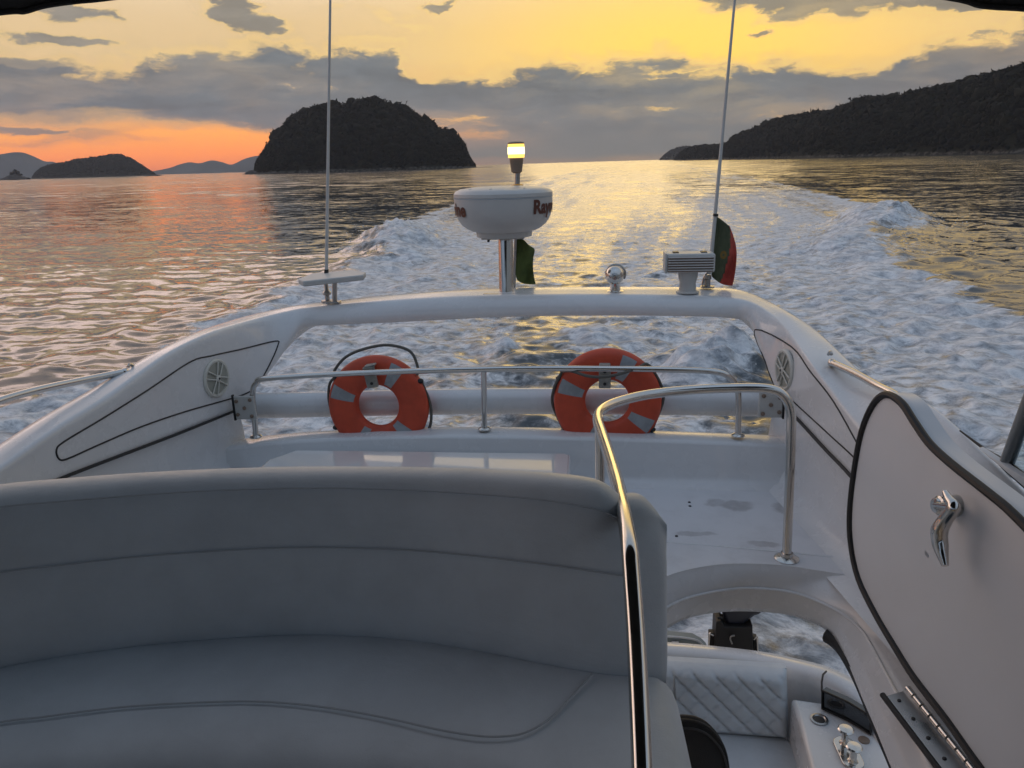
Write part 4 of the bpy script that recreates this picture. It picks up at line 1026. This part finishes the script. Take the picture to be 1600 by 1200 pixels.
    bp = t.new('ShaderNodeBump'); bp.inputs['Strength'].default_value = .9; bp.inputs['Distance'].default_value = .12
    t.l.new(n1, bp.inputs['Height']); t.l.new(bp.outputs[0], fb_.inputs['Normal'])
    mx = t.new('ShaderNodeMixShader'); t.l.new(cov, mx.inputs[0]); t.l.new(p.outputs[0], mx.inputs[1]); t.l.new(fb_.outputs[0], mx.inputs[2])
    t.l.new(mx.outputs[0], t.n['Material Output'].inputs['Surface'])
    me.materials.append(m)
    return X, Y, Z, foam
WX, WY, WZ, WF = water()

# thrown spray along the breaking crests: droplets
def spray():
    g = G(); base = [(0, 0, 1), (.94, 0, -.33), (-.47, .82, -.33), (-.47, -.82, -.33)]
    rnd = random.Random(5)
    def cloud(q, n, sx, sy, sz, r0, r1):
        for _ in range(n):
            c = Vector((q.x+rnd.gauss(0, sx), q.y+rnd.gauss(0, sy), abs(rnd.gauss(.1, sz))+.05)); r = rnd.uniform(r0, r1)*rnd.random()
            R_ = Matrix.Rotation(rnd.uniform(0, 6), 3, 'X') @ Matrix.Rotation(rnd.uniform(0, 6), 3, 'Z')
            g.add([c+R_ @ Vector(b)*r for b in base], [[0, 1, 2], [0, 2, 3], [0, 3, 1], [1, 3, 2]])
    cloud(U(790, 535, z=0), 420, .28, .4, .45, .008, .03)
    cloud(U(1160, 560, z=0), 600, .6, .8, .5, .008, .035)
    cloud(U(1120, 560, z=0), 400, .8, .8, .35, .008, .03)
    for px, py, n in ((1400, 345, 260), (1385, 362, 260), (1370, 380, 200), (615, 372, 260), (628, 360, 260), (600, 395, 200), (1330, 372, 200), (660, 380, 160)):
        cloud(U(px, py, z=0), n, 1.6, 2.4, .35, .02, .08)
    return g
spm = mat('white_spray', (.8, .82, .84), .6)
so = obj('spray', spray(), spm, sharp=0); so['kind'] = 'stuff'; so['label'] = 'white droplets of spray thrown up along the breaking wake'; so['category'] = 'spray'

# ================================================================== ISLANDS
def ico():
    import bmesh
    bm = bmesh.new(); bmesh.ops.create_icosphere(bm, subdivisions=2, radius=1); bm.verts.ensure_lookup_table()
    v = np.array([x.co[:] for x in bm.verts]); f = np.array([[q.index for q in x.verts] for x in bm.faces]); bm.free(); return v, f
IV, IF = ico()
def mesh_np(name, co, faces, m, smooth=False):
    me = bpy.data.meshes.new(name); me.vertices.add(len(co)); me.vertices.foreach_set('co', np.asarray(co, np.float32).ravel())
    n = len(faces); k = faces.shape[1]
    me.loops.add(n*k); me.loops.foreach_set('vertex_index', faces.ravel().astype(np.int32))
    me.polygons.add(n); me.polygons.foreach_set('loop_start', (np.arange(n)*k).astype(np.int32)); me.update(calc_edges=True)
    if smooth: me.polygons.foreach_set('use_smooth', [True]*n)
    me.materials.append(M[m]); o = bpy.data.objects.new(name, me); COL.objects.link(o); return o
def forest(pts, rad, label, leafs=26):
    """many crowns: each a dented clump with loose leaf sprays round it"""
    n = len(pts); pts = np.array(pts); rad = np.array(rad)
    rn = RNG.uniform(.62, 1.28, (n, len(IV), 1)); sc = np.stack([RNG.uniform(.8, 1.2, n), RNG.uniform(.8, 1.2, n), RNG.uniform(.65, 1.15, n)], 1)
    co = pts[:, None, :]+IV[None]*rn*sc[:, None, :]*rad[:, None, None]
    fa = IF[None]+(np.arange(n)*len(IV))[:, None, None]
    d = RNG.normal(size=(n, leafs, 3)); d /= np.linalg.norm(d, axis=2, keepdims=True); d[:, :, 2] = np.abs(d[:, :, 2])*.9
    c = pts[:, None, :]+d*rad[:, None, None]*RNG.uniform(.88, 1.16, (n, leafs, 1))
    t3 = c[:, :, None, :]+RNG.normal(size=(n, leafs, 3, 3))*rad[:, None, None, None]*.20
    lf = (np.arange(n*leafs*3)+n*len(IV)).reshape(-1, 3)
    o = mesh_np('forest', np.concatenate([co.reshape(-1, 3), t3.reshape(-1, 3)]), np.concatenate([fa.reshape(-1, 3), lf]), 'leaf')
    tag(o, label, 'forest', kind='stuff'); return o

def hill(name, sil, dist, depth, tree, ntree, flabel, dirv=None, smooth_edge=.5, mat_='soil', wob=.02):
    """sil: photograph skyline; the hill stands at dist with real depth"""
    S = [U(px, py, y=dist(px) if callable(dist) else dist) for px, py in sil]
    B = catmull(S, 5); n = len(B); nv = 25; co = []; hs = []
    for i, q in enumerate(B):
        h = max(q.z-tree*.75, .3)
        dp = depth(i/(n-1)) if callable(depth) else depth
        for j in range(nv):
            v = -1+2*j/(nv-1)
            prof = max(0, 1-abs(v)**1.8)
            nz = 1+wob*math.sin(i*.9+j*1.7)+wob*.6*math.sin(i*.37-j*.8)
            back = (1-v)*0
            co.append((CAM.x+(q.x-CAM.x)*(1+v*dp/q.y), q.y+v*dp, h*prof*nz-1.2*(1-prof)))
    co = np.array(co); idx = np.arange(n*nv).reshape(n, nv)
    f = np.stack([idx[:-1, :-1], idx[1:, :-1], idx[1:, 1:], idx[:-1, 1:]], -1).reshape(-1, 4)
    o = mesh_np(name, co, f, mat_, True); o['kind'] = 'structure'
    if ntree:
        C = co.reshape(n, nv, 3); P = []; R = []
        for _ in range(ntree):
            i = RNG.uniform(0, n-1.001); j = RNG.beta(1.3, 1.1)*(nv*.62)
            i0, j0 = int(i), int(j); a, b = i-i0, j-j0
            p = (C[i0, j0]*(1-a)+C[i0+1, j0]*a)*(1-b)+(C[i0, j0+1]*(1-a)+C[i0+1, j0+1]*a)*b
            if p[2] < 2.2+2.5*RNG.random(): continue
            r = tree*RNG.uniform(.35, .8)*(1.0 if RNG.random() > .06 else 1.35)
            r = min(r, 1.6+p[2]*.22)
            P.append((p[0], p[1], p[2]+r*.35)); R.append(r)
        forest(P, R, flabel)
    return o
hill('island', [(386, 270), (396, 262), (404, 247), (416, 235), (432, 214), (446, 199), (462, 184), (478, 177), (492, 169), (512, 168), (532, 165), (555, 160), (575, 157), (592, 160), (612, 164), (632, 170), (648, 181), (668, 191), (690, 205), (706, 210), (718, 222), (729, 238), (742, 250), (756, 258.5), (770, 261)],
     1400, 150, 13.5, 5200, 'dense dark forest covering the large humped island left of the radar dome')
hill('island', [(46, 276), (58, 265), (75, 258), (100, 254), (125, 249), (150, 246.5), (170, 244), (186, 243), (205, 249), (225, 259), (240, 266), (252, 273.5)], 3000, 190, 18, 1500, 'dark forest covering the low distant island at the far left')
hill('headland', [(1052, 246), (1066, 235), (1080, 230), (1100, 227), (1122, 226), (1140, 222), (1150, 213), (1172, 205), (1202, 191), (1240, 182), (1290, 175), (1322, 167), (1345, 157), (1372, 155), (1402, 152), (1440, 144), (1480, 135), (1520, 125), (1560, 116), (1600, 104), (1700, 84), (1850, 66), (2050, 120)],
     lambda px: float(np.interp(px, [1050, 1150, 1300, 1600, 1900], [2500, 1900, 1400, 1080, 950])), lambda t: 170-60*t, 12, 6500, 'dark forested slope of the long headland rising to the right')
hill('far_point', [(1030, 246.5), (1042, 238), (1056, 232), (1075, 229), (1100, 231), (1130, 240)], 4600, 300, 16, 500, 'hazy forest on the far point just left of the headland tip')
def rock_islet(sil, dist, dep, n, label, name='rock_islet'):
    S = [U(px, py, y=dist) for px, py in sil]; co = []; nv = 9
    B = catmull(S, 4)
    for i, q in enumerate(B):
        for j in range(nv):
            v = -1+2*j/(nv-1); pr = max(0, 1-v*v)
            co.append((q.x+RNG.normal()*.4, dist+v*dep+RNG.normal()*.6, max(q.z, .3)*pr*RNG.uniform(.8, 1.15)-.5*(1-pr)))
    co = np.array(co); idx = np.arange(len(B)*nv).reshape(len(B), nv)
    f = np.stack([idx[:-1, :-1], idx[1:, :-1], idx[1:, 1:], idx[:-1, 1:]], -1).reshape(-1, 4)
    o = mesh_np(name, co, f, 'rock'); o['kind'] = 'structure'; return o
rock_islet([(2, 279), (12, 275), (22, 271), (32, 274), (44, 277.5)], 2400, 14, 0, '')
rock_islet([(227, 275.2), (236, 273.2), (246, 273), (256, 274.6)], 2000, 9, 0, '')
rock_islet([(383, 271.5), (389, 267), (396, 266), (404, 268), (410, 271)], 1290, 12, 0, '')
P = [tuple(U(px, py, y=2400)) for px, py in ((18, 272), (24, 268), (28, 270), (22, 271), (33, 273))]
forest(P, [6, 7, 6, 5, 4], 'small clump of trees on the rock islet at the far left edge')
# far mountain ranges, faded by the air, with some haze paleness put into their colour
def mountain(sil, dist, dep):
    S = catmull([U(px, py, y=dist) for px, py in sil], 6); nv = 13; co = []
    for i, q in enumerate(S):
        for j in range(nv):
            v = -1+2*j/(nv-1); pr = 1-abs(v)**1.3
            co.append((q.x*(1+v*dep/dist), dist+v*dep, q.z*pr*(1+(.05*math.sin(i*1.3+j*2) if abs(v) > .05 else 0))-2*(1-pr)))
    co = np.array(co); idx = np.arange(len(S)*nv).reshape(len(S), nv)
    f = np.stack([idx[:-1, :-1], idx[1:, :-1], idx[1:, 1:], idx[:-1, 1:]], -1).reshape(-1, 4)
    o = mesh_np('mountain', co, f, 'mount', True); o['kind'] = 'structure'
mountain([(-220, 262), (-150, 246), (-90, 252), (-40, 243), (0, 241), (20, 238), (36, 238.5), (52, 244), (70, 252), (84, 253), (105, 262), (135, 272)], 7600, 500)
mountain([(225, 270), (262, 263), (280, 257), (296, 253.5), (312, 255), (330, 250.5), (346, 253), (362, 257), (380, 249), (398, 244), (420, 243), (445, 250), (470, 258)], 8200, 500)

# ================================================================== HAZE
hz = obj('haze', G().box((0, 4500, 379), (24000, 12400, 760)), 'glass', flat=True)
hm = bpy.data.materials.new('haze_air'); hm.use_nodes = True; ht = NT(hm.node_tree); ht.n.remove(ht.n['Principled BSDF'])
pv = ht.new('ShaderNodeVolumePrincipled'); pv.inputs['Color'].default_value = (.76, .82, .95, 1); pv.inputs['Density'].default_value = 6e-5; pv.inputs['Anisotropy'].default_value = .2
ht.l.new(pv.outputs[0], ht.n['Material Output'].inputs['Volume'])
hz.data.materials.clear(); hz.data.materials.append(hm); hz['kind'] = 'stuff'; hz['label'] = 'pale evening haze hanging over the bay'; hz['category'] = 'haze'
hz.visible_shadow = True

# ================================================================== SKY
def azel(px, py):
    d = ray(px, py); return math.degrees(math.atan2(d.x, d.y)), math.degrees(math.atan2(d.z, math.hypot(d.x, d.y)))
SUN_AZ, SUN_EL = 3.0, 6.8
w = bpy.data.worlds.new('World'); SC.world = w; w.use_nodes = True
t = NT(w.node_tree); bg = t.n['Background']
dirv = t.vm('NORMALIZE', t.new('ShaderNodeTexCoord').outputs['Generated'])
sx, sy, sz = t.sep(dirv)[0:3]
az0 = t.m('MULTIPLY', t.m('ARCTAN2', sx, sy), 180/PI)
el0 = t.m('MULTIPLY', t.m('ARCSINE', sz), 180/PI)
# turbulent air: the cloud field is sheared and curled at several sizes
wv = t.xyz(t.m('MULTIPLY', az0, .16), t.m('MULTIPLY', el0, .42), 1.7)
wn = t.sep(t.vm('SUBTRACT', t.noise(wv, 1.0, 9, .66, color=True), (.5, .5, .5)))
damp = t.mr(el0, .3, 3.0, .25, 1)
az = t.m('ADD', az0, t.m('MULTIPLY', t.m('MULTIPLY', wn[0], 7.0), damp))
el = t.m('ADD', el0, t.m('MULTIPLY', t.m('MULTIPLY', wn[1], 2.0), damp))
aaz = t.m('ABSOLUTE', az0)
def npt(px, py): a, e = azel(px, py); return ((a+60)/120, max(0, e)/20)
azn = t.m('DIVIDE', t.m('ADD', az, 60), 120)
# cloud noises in direction space (clouds lie in long flat streets)
cv = t.xyz(t.m('MULTIPLY', az, .085), t.m('MULTIPLY', el, .26), 0)
cvd = t.xyz(t.m('MULTIPLY', az, .05), t.m('MULTIPLY', el, .42), 3.1)
big = t.noise(cv, 1.0, 8, .60); fine = t.noise(cv, 3.6, 8, .62); strk = t.noise(cvd, 1.3, 7, .62); puff = t.noise(t.xyz(t.m('MULTIPLY', az, .5), t.m('MULTIPLY', el, .75), 7.0), 1.0, 7, .55)
def c0(v, k): return t.m('MULTIPLY', t.m('SUBTRACT', v, .5), k)
# clear evening sky
da = t.m('MULTIPLY', t.m('SUBTRACT', az0, SUN_AZ+2.5), .72); de = t.m('MULTIPLY', t.m('SUBTRACT', el0, 6.4), t.mr(el0, 6, 7, 1.4, 1.9))
sd = t.m('SQRT', t.m('ADD', t.m('MULTIPLY', da, da), t.m('MULTIPLY', de, de)))
glow = t.m('EXPONENT', t.m('MULTIPLY', t.m('MULTIPLY', sd, sd), -1/ (11.5**2)))
wide = t.m('EXPONENT', t.m('MULTIPLY', t.m('MULTIPLY', sd, sd), -1/(42.0**2)))
low = t.ramp(t.m('DIVIDE', t.m('ADD', t.m('MULTIPLY', el0, .7), t.m('MULTIPLY', el, .3)), 12), [(0.0, (1.35, .26, .05)), (.10, (1.95, .46, .02)), (.22, (1.95, .66, .04)), (.36, (1.35, .74, .24)), (.60, (1.0, .70, .34)), (1.0, (.86, .62, .33))])
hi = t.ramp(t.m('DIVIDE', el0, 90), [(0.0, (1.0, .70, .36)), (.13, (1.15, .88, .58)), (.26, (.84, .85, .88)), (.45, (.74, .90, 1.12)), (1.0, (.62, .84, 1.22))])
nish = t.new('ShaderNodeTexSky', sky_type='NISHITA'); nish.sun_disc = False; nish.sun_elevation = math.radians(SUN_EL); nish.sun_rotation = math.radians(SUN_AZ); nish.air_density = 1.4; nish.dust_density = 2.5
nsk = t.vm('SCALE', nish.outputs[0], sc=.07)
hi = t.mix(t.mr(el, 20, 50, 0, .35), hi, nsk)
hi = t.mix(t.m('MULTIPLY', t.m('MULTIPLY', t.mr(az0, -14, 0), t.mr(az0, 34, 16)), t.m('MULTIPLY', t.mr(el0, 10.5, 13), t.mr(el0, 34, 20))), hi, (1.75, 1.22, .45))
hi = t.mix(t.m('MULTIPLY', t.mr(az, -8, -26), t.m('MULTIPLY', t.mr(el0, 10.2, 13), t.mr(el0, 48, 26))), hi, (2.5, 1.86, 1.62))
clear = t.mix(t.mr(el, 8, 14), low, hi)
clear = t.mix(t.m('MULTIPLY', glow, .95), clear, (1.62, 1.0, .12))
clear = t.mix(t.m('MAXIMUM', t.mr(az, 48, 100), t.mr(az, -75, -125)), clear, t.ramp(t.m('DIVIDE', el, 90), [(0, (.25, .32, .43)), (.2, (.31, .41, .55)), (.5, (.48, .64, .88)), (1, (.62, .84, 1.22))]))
# main bank: upper skyline as a function of bearing
up = t.curve(azn, [(0, .42), (.1, .44)]+[npt(*p) for p in [(0, 82), (60, 78), (110, 86), (160, 92), (240, 80), (330, 66), (400, 62), (480, 66), (560, 60), (600, 66), (630, 97), (690, 108), (740, 112), (790, 96), (850, 86), (930, 86), (990, 82), (1035, 72), (1075, 92), (1150, 96), (1210, 80), (1270, 94), (1340, 92), (1420, 70), (1480, 46), (1560, 36), (1600, 22)]]+[(.80, .50), (1, .5)])
lo_ = t.curve(azn, [(0, .15)]+[npt(*p) for p in [(0, 190), (150, 188), (300, 193), (400, 203), (430, 212)]]+[npt(470, 245), npt(560, 330), (.6, 0), (1, 0)])
dn = t.m('ADD', t.m('SUBTRACT', t.m('MULTIPLY', up, 20), el), t.m('ADD', c0(puff, 2.8), c0(fine, 2.2)))
bank = t.mr(dn, -.38, 1.35)
dl = t.m('ADD', t.m('SUBTRACT', el, t.m('MULTIPLY', lo_, 20)), c0(strk, 2.2))
bank = t.m('MULTIPLY', bank, t.mr(dl, -.5, .6))
# break the bank: thin bright holes
hole = t.mr(t.m('ADD', strk, c0(fine, .35)), .60, .72)
bank = t.m('MULTIPLY', bank, t.m('SUBTRACT', 1, t.m('MULTIPLY', hole, t.mr(el, 1.0, 2.2, .0, .75))))
# streaks low on the left over the orange strip
st1 = t.m('MULTIPLY', t.mr(strk, .54, .68), t.m('MULTIPLY', t.mr(el, .4, 1.2), t.mr(el, 4.5, 3.2)))
# high cloud deck upper right and scattered rags
upr = t.curve(azn, [(0, 1), (.5, 1)]+[npt(*p) for p in [(1000, -20), (1060, 4), (1110, 14), (1160, 24), (1200, 34), (1260, 36), (1330, 32), (1400, 26), (1460, 26), (1600, 20)]]+[(.8, .42), (1, .4)])
d3 = t.m('ADD', t.m('SUBTRACT', el, t.m('MULTIPLY', upr, 20)), t.m('ADD', c0(puff, 2.2), c0(fine, 1.6)))
deckc = t.m('MULTIPLY', t.mr(d3, -.1, .7), t.mr(el, 13.5, 11.0, .55, 1))
rag = t.m('MULTIPLY', t.mr(t.m('ADD', big, c0(fine, .25)), .57, .66), t.m('MULTIPLY', t.mr(el, 6.0, 7.5), t.mr(az, 4, -12, .25, 1)))
def blob(px, py, ra_, re_, tilt=0):
    a, e = azel(px, py)
    x = t.m('SUBTRACT', az, a); y = t.m('SUBTRACT', el, e)
    if tilt: y = t.m('ADD', y, t.m('MULTIPLY', x, tilt))
    q = t.m('ADD', t.m('POWER', t.m('DIVIDE', x, ra_), 2), t.m('POWER', t.m('DIVIDE', y, re_), 2))
    return t.m('MULTIPLY', t.mr(t.m('ADD', q, t.m('ADD', c0(puff, 2.2), c0(fine, 2.6))), 1.35, .25), .9)
bl = None
for b in ((385, 32, 3.6, .75, .22), (350, 2, 2.4, .5, .15), (678, 11, 1.7, .32, -.12), (100, 60, 4.6, .42, .02), (130, 20, 2.6, .4, .0), (1213, 52, .95, .26, 0), (50, 105, 3.0, .5, 0), (840, -2, 1.0, .25, 0), (30, 205, 2.0, .22, 0)):
    v = blob(*b); bl = v if bl is None else t.m('MAXIMUM', bl, v)
# overhead veil so the upper sky is not empty
veil = t.m('MULTIPLY', t.mr(t.noise(t.xyz(t.m('MULTIPLY', sx, 2.2), t.m('MULTIPLY', sy, 2.2), sz), 1.7, 6, .6), .42, .66), t.mr(el, 12, 22))
cl_ = t.m('MAXIMUM', t.m('MAXIMUM', bank, t.m('MULTIPLY', st1, .6)), t.m('MAXIMUM', t.m('MULTIPLY', deckc, .92), t.m('MAXIMUM', t.m('MULTIPLY', rag, .42), bl)))
# cloud colour: slate, warmer towards the sun, paler where thin
cw = t.mix(wide, (.090, .128, .185), (.172, .205, .222))
cw = t.mix(t.mr(az, 5, 30), cw, (.145, .160, .172))
shade = t.m('ADD', t.m('MULTIPLY', c0(strk, 1.0), 1.25), t.m('ADD', t.m('MULTIPLY', c0(fine, 1), .85), t.m('MULTIPLY', c0(big, 1), .9)))
cw = t.vm('SCALE', cw, sc=t.m('ADD', 1.0, shade))
thin = t.m('MULTIPLY', t.m('MULTIPLY', cl_, t.m('SUBTRACT', 1, cl_)), 4)
sky = t.mix(t.m('MULTIPLY', cl_, t.mr(t.m('ADD', big, c0(strk, .5)), .42, .74, .97, .76)), clear, cw)
sky = t.mix(t.m('MULTIPLY', veil, .6), sky, t.mix(wide, (.42, .47, .55), (.62, .60, .58)))
rim = t.m('MULTIPLY', t.m('MULTIPLY', thin, thin), t.m('MULTIPLY', wide, t.mr(el, 2, 5)))
sky = t.mix(t.m('MULTIPLY', rim, .42), sky, (1.9, 1.22, .30))
# horizon murk under the bank
sky = t.mix(t.m('MULTIPLY', t.mr(el0, 3.2, .6), t.mr(az0, -22, -9, .08, .8)), sky, (.235, .225, .20))
bel = t.mix(t.mr(el0, -.5, -4), sky, (.10, .10, .10))
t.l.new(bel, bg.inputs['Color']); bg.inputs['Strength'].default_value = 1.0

sun_d = bpy.data.lights.new('sun', 'SUN'); sun = bpy.data.objects.new('sun', sun_d); COL.objects.link(sun)
sa, se = math.radians(SUN_AZ), math.radians(SUN_EL)
sdv = Vector((math.sin(sa)*math.cos(se), math.cos(sa)*math.cos(se), math.sin(se)))
sun.rotation_euler = (-sdv).to_track_quat('-Z', 'Y').to_euler()
sun_d.energy = .16; sun_d.angle = math.radians(20); sun_d.color = (1.0, .70, .30)

# ================================================================== RENDER SETTINGS
SC.render.engine = 'CYCLES'
SC.view_settings.view_transform = 'Standard'; SC.view_settings.look = 'None'; SC.view_settings.exposure = 0; SC.view_settings.gamma = 1
cy = SC.cycles
cy.max_bounces = 6; cy.diffuse_bounces = 3; cy.glossy_bounces = 3; cy.transmission_bounces = 4; cy.volume_bounces = 0; cy.caustics_reflective = False; cy.caustics_refractive = False
cy.sample_clamp_indirect = 4
try:
    cy.use_denoising = True; cy.denoiser = 'OPENIMAGEDENOISE'
except Exception: pass
